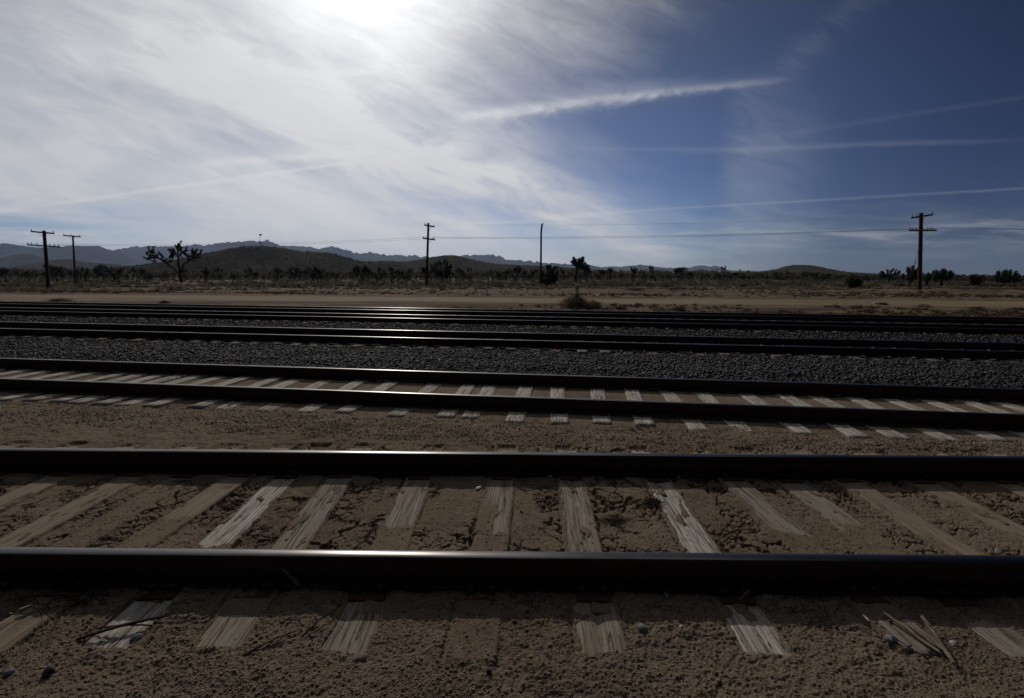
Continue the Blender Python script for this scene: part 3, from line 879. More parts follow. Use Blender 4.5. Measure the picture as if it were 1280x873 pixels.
# ------------------------------------------------------------------ telegraph poles
def ins_mesh(s=1.0):
    m = MB(); m.lathe([(.012 * s, -.06 * s), (.012 * s, 0), (.045 * s, .0), (.05 * s, .05 * s), (.035 * s, .06 * s), (.04 * s, .11 * s), (.02 * s, .13 * s)], (0, 0, .06 * s), 8)
    return m.mesh('insulator', 40)
INS = ins_mesh(1.3); INS.materials.append(M_INS)
WIRE_PTS = {}
def pole(key, px, base_py, top_px, top_py, Y, label, arms=(), r0=.16, r1=.11, arm_mat=None, kink=None, extra=None):
    """arms: (height fraction, length, angle in plan, insulator offsets, roll)"""
    b = at_dist(px, base_py, Y); gz = hzb(b[0], b[1]); b[2] = gz
    tp = at_dist(top_px, top_py, Y)
    H = tp[2] - gz; lean = tp[0] - b[0]
    e = empty('telegraph_pole', b)
    tag(e, label, 'telegraph pole', 'telegraph poles along the dirt road')
    m = MB(); n = 9; pts = []; rad = []
    for i in range(n):
        f = i / (n - 1); x = lean * f
        if kink: x = lean * (f if f < .86 else f) + (kink * max(0, (f - .9) / .1))
        pts.append((x, 0, -.3 if i == 0 else H * f)); rad.append(r0 + (r1 - r0) * f)
    m.tube(pts, rad, 10); link('post', m.mesh('post', 40), M_POLE, e)
    for (f, L, a, offs, rl) in arms:
        c = Vector((lean * f, 0, H * f)); d = Vector((math.cos(a), math.sin(a), math.tan(rl))).normalized()
        perp = Vector((-math.sin(a), math.cos(a), 0))
        if perp.y > 0: perp = -perp
        c = c + perp * (r1 + .055)
        M = Matrix.Rotation(a, 3, 'Z') @ Matrix.Rotation(-rl, 3, 'Y')
        mm = MB(); mm.box((0, 0, 0), (L, .12, .19), M)
        arm = link('crossarm', mm.mesh('crossarm'), arm_mat or M_ARM, e, c)
        for o in offs:
            ins = link('insulator', INS, None, arm, tuple(d * o + Vector((0, 0, .078))))
            WIRE_PTS.setdefault(key, []).append((f, o, Vector(b) + c + d * o + Vector((0, 0, .19))))
        for s in (-1, 1):
            bm_ = MB(); bm_.tube([d * (s * L * .22) - perp * -.0 + Vector((0, 0, -.03)), Vector((0, 0, -.62)) - perp * .03], .016, 5)
            link('brace', bm_.mesh('brace'), M_IRON, e, c)
    return e, Vector(b), H, lean
LINE_A = math.atan2(-.18, 1.0)          # direction of the line; crossarms stand across it
YL = 66.0
pole('L', 60, 355.5, 55, 288.5, YL, 'leaning telegraph pole with two crossarms at far left of the line',
     [(.965, 2.75, math.radians(8), (-1.3, 1.25), -.075), (.735, 4.0, math.radians(6), (-1.9, -1.45, -.8, .75, 1.35, 1.85), -.055)], .22, .18)
pole('L2', 94, 353.5, 91, 294.5, 82.0, 'slim telegraph pole with one crossarm, just right of the leaning one',
     [(.985, 2.6, math.radians(6), (-1.2, -.1, 1.2), -.075)], .15, .12)
pole('M', 533, 356.3, 535.5, 279, 71.0, 'telegraph pole seen end on to two short crossarms, its shadow crossing the road',
     [(.955, 2.6, math.radians(68), (-1.2, 1.2), .0), (.755, 3.0, math.radians(66), (-1.4, -.9, .9, 1.4), .0)], .18, .15)
pole('B', 676, 356, 676.5, 280, 72.0, 'bare telegraph pole without crossarms, hooked top, behind a dense joshua tree', [], .16, .13, kink=.14)
pole('R', 1150, 357, 1151.5, 266.5, 58.0, 'reddish telegraph pole with two crossarms and a dangling wire at right',
     [(.955, 2.1, math.radians(-20), (-.95, -.45, .95), .16), (.775, 3.3, math.radians(2), (-1.55, -1.2, -.8, .6, .9, 1.2), .012)], .22, .19, M_ARM_B)
# small details of single poles
def part_tube(parent_label, name, pts, r, mat):
    for o in bpy.data.objects:
        if o.get('label', '').startswith(parent_label):
            m = MB(); m.tube(pts, r, 6); return link(name, m.mesh(name), mat, o)
part_tube('reddish telegraph', 'dangling_wire', [(-.78, -.2, 6.7), (-.80, -.22, 5.6), (-.9, -.25, 4.6), (-1.05, -.25, 3.6), (-1.22, -.2, 2.6), (-1.3, -.2, 2.3)], .018, M_WIRE)
part_tube('reddish telegraph', 'wire_weight', [(-1.08, -.25, 3.3), (-1.13, -.25, 3.0)], .05, M_IRON)
part_tube('reddish telegraph', 'step_bolt', [(.10, -.05, 5.9), (.38, -.05, 5.9)], .02, M_IRON)
part_tube('bare telegraph', 'insulator', [(.14, -.02, 9.05), (.22, -.02, 9.3)], .05, M_INS)

def wire(p, q, sag, label, r=.008):
    m = MB(); pts = []
    o = (p + q) / 2
    for i in range(25):
        f = i / 24; c = p.lerp(q, f) - o; c.z -= sag * 4 * f * (1 - f); pts.append(c)
    m.tube(pts, r, 5)
    w = link('overhead_wire', m.mesh('overhead_wire'), M_WIRE, None, o)
    tag(w, label, 'overhead wire', 'wires of the telegraph line'); return w
def wp(key, f, i):
    l = sorted([x for x in WIRE_PTS[key] if abs(x[0] - f) < .01], key=lambda x: x[1]); return l[i][2]
EAST = Vector((70, -9.0, 0.6))
for i, j in ((0, 0), (1, 1), (2, 2), (3, 5)):
    wire(wp('M', .755, i), wp('R', .775, j), .32 + .04 * i, 'dark wire from the end on pole to the lower arm of the reddish pole')
    a = wp('R', .775, j); wire(a, a + EAST, .3 + .04 * i, 'dark wire leaving the reddish pole towards the right edge')
for i, j in ((0, 0), (2, 1), (3, 2), (5, 3)):
    wire(wp('L', .735, i), wp('M', .755, j), .5, 'thin wire from the lower arm of the leaning pole to the end on pole', .006)
for i, j in ((0, 0), (1, 2)):
    wire(wp('M', .955, i), wp('R', .955, j), .5, 'thin wire between the top arms of the two right hand crossarm poles', .004)
for i in (0, 5):
    a = wp('L', .735, i); wire(a, a + Vector((-70, 12, .3)), .8, 'thin wire leaving the leaning pole towards the left edge', .006)

# ------------------------------------------------------------------ joshua trees
def blades(centres, axes, n, L, w, r):
    """spiky leaf heads: n thin blades from every centre"""
    V = []
    for c, ax in zip(centres, axes):
        d = r.normal(size=(n, 3)); d /= np.linalg.norm(d, axis=1)[:, None]
        d = d + ax * .55; d /= np.linalg.norm(d, axis=1)[:, None]
        ln = L * r.uniform(.65, 1.15, n)
        sd = np.cross(d, r.normal(size=(n, 3))); sd /= np.linalg.norm(sd, axis=1)[:, None]
        b = c + ax * (r.uniform(0, 1, (n, 1)) ** 1.5 * -1.7 + .35) * L * .8 + r.normal(size=(n, 3)) * .05
        V.append(np.stack([b - sd * w, b + sd * w, b + d * ln[:, None]], 1))
    V = np.concatenate(V).reshape(-1, 3)
    return V, np.arange(len(V)).reshape(-1, 3)

def joshua_from(limbs, seed, L=.34, nb=46, w=.05, head_every=True, extra=.5):
    """limbs: list of (points, radii, ends_in_head)"""
    r = np.random.default_rng(seed); m = MB(); C = []; A = []
    for pts, rad, head in limbs:
        m.tube(pts, rad, 7)
        if head:
            p = np.array(pts[-1]); q = np.array(pts[-2]); ax = p - q; ax /= max(np.linalg.norm(ax), 1e-6)
            C.append(p); A.append(ax)
            if r.uniform() < extra: C.append(p - ax * L * .7); A.append(ax)
    V, F = blades(C, A, nb, L, w, r)
    return m.mesh('trunk', 50), np_mesh('crown', V, F)

def grow(seed, H, spread, trunk_f=.38, levels=3, kids=(2, 3), up=.55, r0=.16):
    r = np.random.default_rng(seed); limbs = []
    def rec(p, d, L, rad, lv):
        n = 4; pts = [p]; dd = d.copy()
        for i in range(n):
            dd = dd + r.normal(size=3) * .13 + np.array([0, 0, up * .12]); dd /= np.linalg.norm(dd)
            pts.append(pts[-1] + dd * L / n)
        head = lv == 0
        limbs.append(([tuple(x) for x in pts], [rad * (1 - .3 * i / n) for i in range(n + 1)], head))
        if head: return
        k = r.integers(kids[0], kids[1] + 1)
        a0 = r.uniform(0, 6.28)
        for j in range(k):
            a = a0 + j * 6.28 / k + r.uniform(-.5, .5); o = spread * r.uniform(.6, 1.2)
            nd = dd * .6 + np.array([math.cos(a) * o, math.sin(a) * o, up]); nd /= np.linalg.norm(nd)
            rec(pts[-1], nd, L * r.uniform(.55, .85) * (1.0 if lv > 1 else .8), rad * .72, lv - 1)
    rec(np.array([0, 0, -.1]), np.array([r.normal() * .06, r.normal() * .06, 1.0]), H * trunk_f, r0, levels)
    zmax = max(p[2] for l in limbs for p in l[0]) + .25
    s = H / zmax
    limbs = [([(p[0] * s, p[1] * s, p[2] * s) for p in pts], [q for q in rad], h) for pts, rad, h in limbs]
    return limbs

def tree_obj(meshes, loc, label, rz=0, sc=1.0, group=None, cat='joshua tree', name='joshua_tree', mats=(M_BARK, M_LEAF)):
    e = empty(name, loc, rz); e.scale = (sc, sc, sc)
    tag(e, label, cat, group)
    link('trunk', meshes[0], mats[0], e); link('crown', meshes[1], mats[1], e)
    return e

# the big open tree at the left: limb layout surveyed in the plane across the view, depth added per limb
def hero():
    Yh = 63.0; base = at_dist(226.5, 351.5, Yh); base[2] = hzb(base[0], base[1])
    def q(zx, zy): # zoom coords -> local
        p = at_dist(180 + zx / 12.475, 295 + zy / 12.475, Yh); return p - base
    L = []
    def limb(zs, r0, r1, head, dy0=0., dy1=0.):
        n = len(zs); pts = []
        for i, (a, b) in enumerate(zs):
            p = q(a, b); f = i / (n - 1); p[1] = dy0 + (dy1 - dy0) * f; pts.append(tuple(p))
        L.append((pts, [r0 + (r1 - r0) * i / (n - 1) for i in range(n)], head))
    limb([(580, 715), (575, 640), (565, 590), (562, 540)], .20, .16, 0)
    limb([(565, 610), (480, 510), (400, 440), (350, 400), (290, 350)], .13, .10, 0, 0, -.7)
    limb([(290, 350), (235, 310), (205, 275), (190, 255)], .09, .07, 1, -.7, -1.0)
    limb([(235, 310), (200, 335), (165, 338)], .08, .06, 1, -.8, -.4)
    limb([(290, 350), (230, 345), (175, 375)], .08, .06, 1, -.7, -1.3)
    limb([(215, 290), (245, 262), (255, 248)], .07, .06, 1, -.9, -1.4)
    limb([(200, 275), (175, 300), (150, 318)], .06, .05, 1, -1, -.6)
    limb([(350, 400), (420, 420), (455, 385), (435, 345), (395, 335), (375, 312)], .09, .06, 1, -.5, .4)
    limb([(435, 345), (405, 320), (400, 305)], .06, .05, 1, .2, .6)
    limb([(390, 370), (360, 335), (350, 315)], .06, .05, 1, -.3, -.9)
    limb([(562, 545), (525, 450), (515, 360), (495, 285), (488, 210)], .13, .08, 0, 0, .5)
    limb([(488, 210), (485, 170), (485, 145)], .08, .07, 1, .5, .6)
    limb([(490, 220), (520, 190), (560, 180)], .07, .06, 1, .5, .1)
    limb([(488, 215), (470, 190), (462, 172)], .07, .06, 1, .5, 1.0)
    limb([(495, 290), (455, 255), (415, 225)], .07, .06, 1, .4, -.3)
    limb([(455, 255), (430, 245), (405, 238)], .06, .05, 1, .2, .6)
    limb([(515, 335), (560, 275), (595, 235), (605, 212)], .08, .06, 1, .3, -.4)
    limb([(590, 240), (615, 235), (632, 228)], .06, .05, 1, -.2, .3)
    limb([(572, 560), (600, 440), (660, 395), (715, 340)], .12, .09, 0, 0, .6)
    limb([(715, 340), (720, 280), (715, 230)], .08, .06, 1, .6, 1.1)
    limb([(715, 340), (750, 285), (775, 250)], .08, .06, 1, .6, .1)
    limb([(750, 285), (790, 280), (808, 265)], .07, .06, 1, .4, .9)
    limb([(680, 375), (665, 330), (675, 295)], .07, .06, 1, .5, -.2)
    limb([(720, 335), (770, 345), (825, 338)], .06, .04, 1, .6, .2)
    limb([(740, 300), (730, 285), (745, 270)], .06, .05, 1, .5, 1.2)
    rr = np.random.default_rng(9)
    for pts, rad, head in list(L)[1:]:
        for k in range(4 if head else 3):
            i = int(rr.integers(0 if head else len(pts) // 2, len(pts) - 1))
            a = np.array(pts[i]); b = np.array(pts[i + 1]); ax = (b - a) / max(np.linalg.norm(b - a), 1e-6)
            c = a + (b - a) * rr.uniform(.1, 1); d = ax * .35 + rr.normal(size=3) * .6 + np.array([0, 0, .35]); d /= np.linalg.norm(d)
            e_ = c + d * rr.uniform(.30, .62); L.append(([tuple(c), tuple(c + (e_ - c) * .6 + [0, 0, -.04]), tuple(e_)], [.06, .05, .045], True))
    me = joshua_from(L, 5, .20, 46, .034, extra=.2)
    tree_obj(me, base, 'tall open joshua tree with bare spreading limbs at the left', cat='joshua tree')
hero()

# the compact tree in the middle
def compact():
    g = ground_hit(723.5, 354.5); Yh = g[1]; base = np.array(g)
    def q(px, py, dy=0.): p = at_dist(px, py, Yh) - base; p[1] = dy; return tuple(p)
    L = [([q(720, 355), q(720, 345), q(721, 335)], [.21, .20, .18], 0)]
    for px, py, dy in ((717, 322.5, 0), (718, 329, .4), (722, 328, -.4), (724, 324, .3), (727, 322.5, -.2), (729, 325.5, .4), (731, 329, 0), (734, 332, -.3), (726, 331, .5), (721, 332, .2), (715.5, 327, .1), (730, 333, .4), (735.5, 335, .2), (733, 337, -.2), (737, 338, .5), (719, 325, -.5), (728.5, 322, .1)):
        L.append(([q(721, 336), q((721 + px) / 2 + .3, (336 + py) / 2, dy * .6), q(px, py + 1, dy)], [.12, .10, .08], 1))
    me = joshua_from(L, 8, .46, 130, .075, extra=.8)
    tree_obj(me, base, 'compact dark joshua tree with one straight trunk beyond the tumbleweed shrub')
compact()

def placed(px, base_py, top_py, seed, label, group=None, spread=.9, tf=.30, levels=3, kids=(2, 3), L=.36, nb=60, w=.06, up=.5, mats=(M_BARK, M_LEAF), r0=.15, cat='joshua tree', name='joshua_tree', extra=.5):
    g = ground_hit(px, base_py)
    top = at_dist(px, top_py, g[1]); H = top[2] - g[2]
    me = joshua_from(grow(seed, H, spread, tf, levels, kids, up, r0), seed, L, nb, w, extra=extra)
    return tree_obj(me, g, label, 0, 1, group, cat, name, mats)
def crowned(px, base_py, top_py, wpx, fork_py, n, seed, label, L=.40, nb=55, w=.07, r0=.17, mats=(M_BARK, M_LEAF), cat='joshua tree', name='joshua_tree', flat=.5, stems=1):
    """a tree whose limbs fork at fork_py and end in spiky heads filling a crown wpx wide"""
    r = np.random.default_rng(seed)
    g = ground_hit(px, base_py); k = g[1] / F_PX
    Ht = at_dist(px, top_py, g[1])[2] - g[2]; Hf = at_dist(px, fork_py, g[1])[2] - g[2]; Wd = wpx * k / 2 - L * .6
    Hf = max(.1, Hf); zc = Hf + (Ht - L - Hf) * .42; rz = (Ht - L - zc)
    limbs = []
    bases = [np.array([r.normal() * .12 * (stems > 1), r.normal() * .12 * (stems > 1), Hf]) for _ in range(stems)]
    for b in bases: limbs.append(([(b[0] * .5, b[1] * .5, -.12), (b[0] * .8, b[1] * .8, Hf * .5), tuple(b)], [r0 * 1.15, r0, r0 * .9], False))
    for i in range(n):
        d = r.normal(size=3); d /= np.linalg.norm(d); d = d * r.uniform(.55, 1.0) ** .5
        if d[2] < -flat: d[2] = -flat * r.uniform(.3, 1)
        tip = np.array([d[0] * Wd, d[1] * Wd, zc + d[2] * rz])
        b = bases[int(r.integers(0, stems))]
        m1 = b * .6 + tip * .4 + np.array([0, 0, -.10 * (Ht - Hf)]) * r.uniform(.2, 1) + r.normal(size=3) * .08
        m2 = tip + (tip - b) * np.array([-.12, -.12, 0]) - np.array([0, 0, .35 * L + .22])
        limbs.append(([tuple(b), tuple(m1), tuple(m2), tuple(tip)], [r0 * .62, r0 * .5, .07, .055], True))
    me = joshua_from(limbs, seed, L, nb, w, extra=.7)
    return tree_obj(me, g, label, 0, 1, None, cat, name, mats)
DK = (M_BARK, M_LEAF_D); OL = (M_BARK, M_OLIVE)
crowned(552, 354, 321, 31, 346, 44, 21, 'bushy joshua tree with many upright arms right of the end on pole', mats=DK, w=.08)
crowned(685, 357.5, 328, 28, 354, 44, 22, 'dense many stemmed joshua tree at the foot of the bare pole', mats=DK, flat=.95, stems=5, r0=.11, w=.08)
crowned(130, 352.3, 329, 20, 344, 22, 23, 'round headed small joshua tree right of the slim pole', w=.08)
crowned(143.5, 353, 331, 10, 345, 8, 24, 'narrow joshua tree, right of the round headed one', w=.08)
crowned(107, 352.5, 333, 15, 346, 10, 25, 'forked joshua tree just right of the slim pole foot', w=.08)
crowned(186, 351.5, 339.5, 12, 350.5, 16, 26, 'low dark green bush left of the tall open joshua tree', mats=DK, cat='bush', name='bush', flat=1, stems=3, w=.09, r0=.09)
crowned(368.5, 350.5, 331, 25, 346, 30, 27, 'dark rounded tree in front of the long hill', mats=DK, cat='tree', name='desert_tree', w=.10, nb=60)
crowned(455, 353, 336, 8, 344, 6, 28, 'thin upright joshua tree at the right foot of the long hill')
crowned(506, 352, 337, 17, 348, 16, 29, 'broad dark joshua tree left of the end on pole', w=.08)
crowned(697, 350, 331, 14, 340, 12, 30, 'flat topped joshua tree between the bare pole and compact tree', w=.09)
crowned(1067, 360.5, 343, 18, 358.5, 24, 31, 'dark round shrub left of the reddish pole, nearest of its row', mats=DK, cat='shrub', name='desert_shrub', flat=1, stems=3, r0=.09, w=.08)
crowned(1057.5, 359, 344.5, 9, 357, 9, 32, 'small leafy shrub touching the dark round one', mats=DK, cat='shrub', name='desert_shrub', flat=1, stems=2, r0=.08)
crowned(1111, 353, 334, 24, 346, 26, 33, 'rounded joshua tree two left of the reddish pole', w=.08)
crowned(1137, 358, 330.5, 25, 348, 26, 34, 'forked joshua tree just left of the reddish pole')
crowned(1158, 357.5, 338, 8, 350, 6, 35, 'slender joshua tree hard against the right of the reddish pole')
crowned(1176, 359, 334.5, 26, 349, 24, 36, 'umbrella shaped joshua tree right of the reddish pole', flat=.35)
crowned(1217, 360.5, 339, 15, 354, 9, 37, 'small spiky joshua tree between the umbrella one and the edge bush')
crowned(1257, 357, 335.5, 29, 352, 28, 38, 'wide dense bush tree nearest the right edge', mats=DK, cat='tree', name='desert_tree', flat=.9, stems=3, r0=.12)
crowned(1271, 356, 343, 12, 353, 10, 39, 'small olive shrub behind the wide bush at right', mats=OL, cat='shrub', name='desert_shrub', flat=1, stems=2, r0=.08)

# the belt of smaller trees: copies of eight kinds
VAR = []
for k in range(8):
    VAR.append(joshua_from(grow(60 + k, 3.4 + .3 * (k % 4), [.8, .55, 1.0, .4, .9, .7, 1.1, .6][k], [.34, .4, .3, .5, .28, .36, .32, .22][k], 3 if k != 3 else 2, (2, 3), .5, .14), 60 + k, .48, 30, .075))
def free_of(px): return all(abs(px - q) > 5 for q in (60, 93, 130, 143, 218, 552, 724, 1150))
nB = 0; r2 = np.random.default_rng(77)
first = {}
while nB < 190:
    px = r2.uniform(-30, 1310)
    Yt = 1 / r2.uniform(1 / 260., 1 / 84.)
    Xt = (px - 640) / F_PX * Yt * 1.0
    if not free_of(px) and Yt < 130: continue
    if Yt < 110 and r2.uniform() < .55: continue
    if px > 745 and px < 1060 and Yt < 110: continue
    k = int(r2.integers(0, 8)); sc = r2.uniform(.55, 1.12) * (1 - .42 * float(sstep(840, 1120, px)))
    loc = (Xt, Yt, hzb(Xt, Yt) - .03)
    if k not in first:
        e = tree_obj(VAR[k], loc, 'small dark joshua tree in the distant belt behind the scrub flat', r2.uniform(0, 6.28), sc, 'joshua trees of the distant belt'); first[k] = e
    else:
        e = copy_tree(first[k]); e.location = loc; e.rotation_euler = (0, 0, r2.uniform(0, 6.28)); e.scale = (sc,) * 3
    nB += 1

# far woodland that reads as one mass
def hill_z(X, Y): return np.zeros_like(X)
n = 8000
Yw = 1 / rng.uniform(1 / 950., 1 / 165., n); Xw = rng.uniform(-1.35, 1.35, n) * Yw
Hw = rng.uniform(2.2, 4.4, n) * (1 - .42 * sstep(.33, .80, Xw / Yw)); Zw = height_base(Xw, Yw)
nb = 26
d = rng.normal(size=(n, nb, 3)); d /= np.linalg.norm(d, axis=2)[..., None]
c = np.stack([Xw, Yw, Zw + Hw * .62], 1)[:, None, :] + d * (Hw[:, None, None] * np.array([.30, .30, .34])) * rng.uniform(.2, 1, (n, nb, 1))
s1 = rng.normal(size=(n, nb, 3)) * .5; s2 = rng.normal(size=(n, nb, 3)) * .5
V = np.stack([c, c + s1, c + s2], 2).reshape(-1, 3)
trk = np.stack([np.stack([Xw - .12, Yw, Zw], 1), np.stack([Xw + .12, Yw, Zw], 1), np.stack([Xw, Yw, Zw + Hw * .7], 1)], 1).reshape(-1, 3)
V = np.concatenate([V, trk])
tag(link('joshua_woodland', np_mesh('joshua_woodland', V, np.arange(len(V)).reshape(-1, 3)), M_WOODS),
    'far dark woodland of joshua trees below the hills', 'woodland', kind='stuff')

# low scrub on the flat
def scrub(name, n, y0, y1, hmin, hmax, mat, label, seed, patch=.0, nb=34, tmax=1.25, wid=1.0, w=.02):
    r = np.random.default_rng(seed)
    Yv = 1 / r.uniform(1 / y1, 1 / y0, n); Xv = r.uniform(-tmax, tmax, n) * Yv
    k = fbm(Xv / 9, Yv / 6, seed, 3) > patch; Xv = Xv[k]; Yv = Yv[k]; n = len(Xv)
    ty = Yv + .02 * Xv
    k = (ty < ROAD[0] - .3) | (ty > ROAD[1] + .6); Xv = Xv[k]; Yv = Yv[k]; n = len(Xv)
    H = r.uniform(hmin, hmax, n); Z = height(Xv, Yv)
    d = r.normal(size=(n, nb, 3)); d[..., 2] = np.abs(d[..., 2]) * .9 + .15; d /= np.linalg.norm(d, axis=2)[..., None]
    b = np.stack([Xv, Yv, Z], 1)[:, None, :] + r.normal(size=(n, nb, 3)) * np.array([.18 * wid, .18 * wid, .0]) * H[:, None, None]
    tip = b + d * (H[:, None, None] * r.uniform(.55, 1.1, (n, nb, 1))) * np.array([wid, wid, 1])
    sd = np.cross(d, r.normal(size=(n, nb, 3))); sd /= np.linalg.norm(sd, axis=2)[..., None]
    sd *= (w + .09 * H)[:, None, None] if np.ndim(w) == 0 else w
    mid = (b + tip) / 2
    V = np.stack([b, mid + sd, tip, mid - sd], 2).reshape(-1, 3)
    o = link(name, np_mesh(name, V, np.arange(len(V)).reshape(-1, 4)), mat)
    tag(o, label, 'scrub', kind='stuff'); return o
scrub('dry_scrub', 5600, 58, 230, .16, .50, M_DRY, 'pale dry scrub scattered over the desert flat', 201, -.25, 26)
scrub('olive_scrub', 4600, 70, 330, .35, 1.0, M_OLIVE, 'olive grey bushes filling the desert flat', 203, -.15, 26)
scrub('dead_brush', 4600, 39, 120, .05, .26, M_BROWN, 'brown dead brush on the rough ground beyond the road', 205, -.05, 24, wid=1.3)
scrub('dry_grass', 5200, 23.6, 66, .06, .24, M_DRY, 'tufts of dry grass along the dirt road', 207, .05, 22, wid=1.1, w=.006)
scrub('verge_brush', 1500, 23.6, 29.0, .05, .26, M_BROWN, 'low brown brush on the verge beside the far track', 209, .0, 26, wid=1.4, w=.006)

# single shrubs by the road
def shrub(px, py, hpx, wpx, mat, label, seed, n=420, name='dry_shrub', cat='shrub', stalk=None):
    g = ground_hit(px, py); k = g[1] / F_PX; H = hpx * k; Wd = wpx * k / 2
    r = np.random.default_rng(seed)
    e = empty(name, g); tag(e, label, cat)
    V = []
    for i in range(n):
        a = r.uniform(0, 6.28); el = r.uniform(.12, 1.5); R = r.uniform(.55, 1.0)
        tip = np.array([math.cos(a) * math.cos(el) * Wd, math.sin(a) * math.cos(el) * Wd, math.sin(el) * H]) * R
        b = np.array([r.normal() * Wd * .45, r.normal() * Wd * .45, 0.0])
        sd = np.cross(tip - b, r.normal(size=3)); sd /= np.linalg.norm(sd) + 1e-9
        mid = (b + tip) / 2 + np.array([0, 0, .1 * H]) + r.normal(size=3) * .08 * H
        V += [b, mid + sd * .011, tip, mid - sd * .011]
    link('twigs', np_mesh('twigs', V, np.arange(len(V)).reshape(-1, 4)), mat, e)
    if stalk: stalk(e, k)
    return e
def stalk(e, k):
    m = MB(); m.tube([(0, 0, 0), (.02, 0, 11 * k), (.06, .02, 17 * k), (.03, 0, 24 * k)], [.03, .025, .018, .012], 6)
    link('stalk', m.mesh('stalk'), M_DEADW, e)
    V, F = blades([np.array([.0, 0, 8 * k]), np.array([.05, .02, 12 * k]), np.array([-.12, 0, 9 * k])], [np.array([0, 0, 1.])] * 3, 40, .32, .03, np.random.default_rng(3))
    link('spines', np_mesh('spines', V, F), M_LEAF_D, e)
    V, F = blades([np.array([.03, 0, 23 * k]), np.array([.03, 0, 24.5 * k])], [np.array([0, 0, 1.])] * 2, 50, .22, .02, np.random.default_rng(4))
    link('seed_head', np_mesh('seed_head', V, F), M_DRY, e)
shrub(720, 383.3, 16, 48, M_TUMBLE, 'big tumbleweed shrub with a tall dark stalk beside the dirt road', 1, 900, stalk=stalk)
shrub(742, 384.6, 11, 30, M_DRY, 'grey dry shrub leaning on the tumbleweed shrub', 2, 380)
shrub(205, 379.5, 4.5, 16, M_BROWN, 'small brown shrub on the verge at left', 3, 200)
shrub(793, 363.5, 4.5, 32, M_BROWN, 'low flat brown shrub beyond the road, right of the tumbleweed', 4, 320)
shrub(761, 357.5, 9, 32, M_OLIVE, 'broad olive grey bush right of the compact joshua tree', 5, 500)
shrub(744, 358.2, 6.5, 12, M_OLIVE, 'smaller olive bush, left end of the broad one', 15, 250)
shrub(1103, 381.5, 4, 16, M_BROWN, 'small dark shrub beside the white rock on the verge', 6, 200)
shrub(824, 388.5, 6, 22, M_DRY, 'straw coloured tuft on the verge under the broad bush', 7, 260)
shrub(848, 388.5, 6, 26, M_BROWN, 'dark brush clump right of the straw coloured tuft', 8, 260)
shrub(934, 389, 5, 14, M_STRAW, 'pale straw tuft on the verge, first right of the dark brush clump', 9, 200)
shrub(775, 386.5, 5, 22, M_BROWN, 'low brown clump between the tumbleweed and the straw tuft', 10, 220)
shrub(467, 356.5, 5.5, 8, M_BROWN, 'small reddish bush at the edge of the scrub, left of the end on pole', 11, 200)
shrub(523, 356.5, 4.5, 7, M_BROWN, 'small reddish bush touching the end on pole foot', 12, 180)
shrub(1155, 384, 4, 24, M_DRY, 'flat pale brush on the verge below the reddish pole', 13, 240)
shrub(1222, 387, 4.5, 24, M_BROWN, 'dark low brush on the verge near the right edge', 14, 240)
shrub(75, 377, 4.5, 34, M_OLIVE, 'wide olive clump on the verge at far left', 16, 300)
for px, py, s, mt, lb in ((1094, 380.5, .14, M_ROCK_PALE, 'white rock on the road edge at right'), (1094, 393.5, .07, M_ROCK_PALE, 'small white rock close behind the farthest rail'), (427, 353.5, .22, M_ROCK_PALE, 'pale rock in the scrub left of the end on pole')):
    g = ground_hit(px, py)
    o = stone_thing(px, 700, s, mt, lb, cat='rock'); o.location = (g[0], g[1], g[2] + s * .3)

# ------------------------------------------------------------------ hills and mountains
def ridge(name, sil, D, depth, mat, rough, seed, n=220, m=27, base_z=-12.0, front=.62):
    """a ridge whose skyline runs through surveyed bearings, with real depth in front and behind"""
    sx = np.array([s[0] for s in sil], float); sy = np.array([s[1] for s in sil], float)
    px = np.linspace(sx[0], sx[-1], n); py = np.interp(px, sx, sy)
    P = np.array([at_dist(a, b, D) for a, b in zip(px, py)])
    Xr = P[:, 0]; Zr = P[:, 2]
    v = np.linspace(-1, 1, m); V = np.zeros((n, m, 3))
    for j, t in enumerate(v):
        Yj = D + t * depth + depth * .10 * fbm(Xr / depth * 3, Xr * 0 + t * 2, seed, 3) * (abs(t) < .99)
        prof = (1 - abs(t)) ** 1.25
        er = rough * fbm(Xr / (depth * .35), Yj / (depth * .35), seed + 3, 4) * (1 - abs(t)) * abs(t) * 3
        zz = base_z + (Zr - base_z) * np.clip(prof + er, 0, 1 if t else 1)
        if abs(t) < .5 / (m - 1): zz = Zr
        sc = Yj / D
        V[:, j, 0] = Xr * (1 + (sc - 1) * .0); V[:, j, 1] = Yj; V[:, j, 2] = zz
    I = np.arange(n * m).reshape(n, m)
    F = np.stack([I[:-1, :-1], I[1:, :-1], I[1:, 1:], I[:-1, 1:]], -1).reshape(-1, 4)
    o = link(name, np_mesh(name, V.reshape(-1, 3), F, True), mat); tag(o, kind='structure')
    return V
def jag(s, amp, seed, step=4):
    xs = np.arange(s[0][0], s[-1][0] + .1, step); ys = np.interp(xs, [q[0] for q in s], [q[1] for q in s])
    return list(zip(xs, ys - amp * np.abs(fbm(xs / 7, xs * 0, seed, 4)) * 1.3 - amp * .5 * fbm(xs / 2.6, xs * 0 + 4, seed + 1, 2) + amp * .35))
far1 = [(-140, 312), (-60, 305), (0, 305), (12, 304.5), (25, 307), (35, 309), (60, 309), (85, 308), (112, 308), (125, 308), (135, 311), (148, 314), (165, 322), (185, 332), (200, 341)]
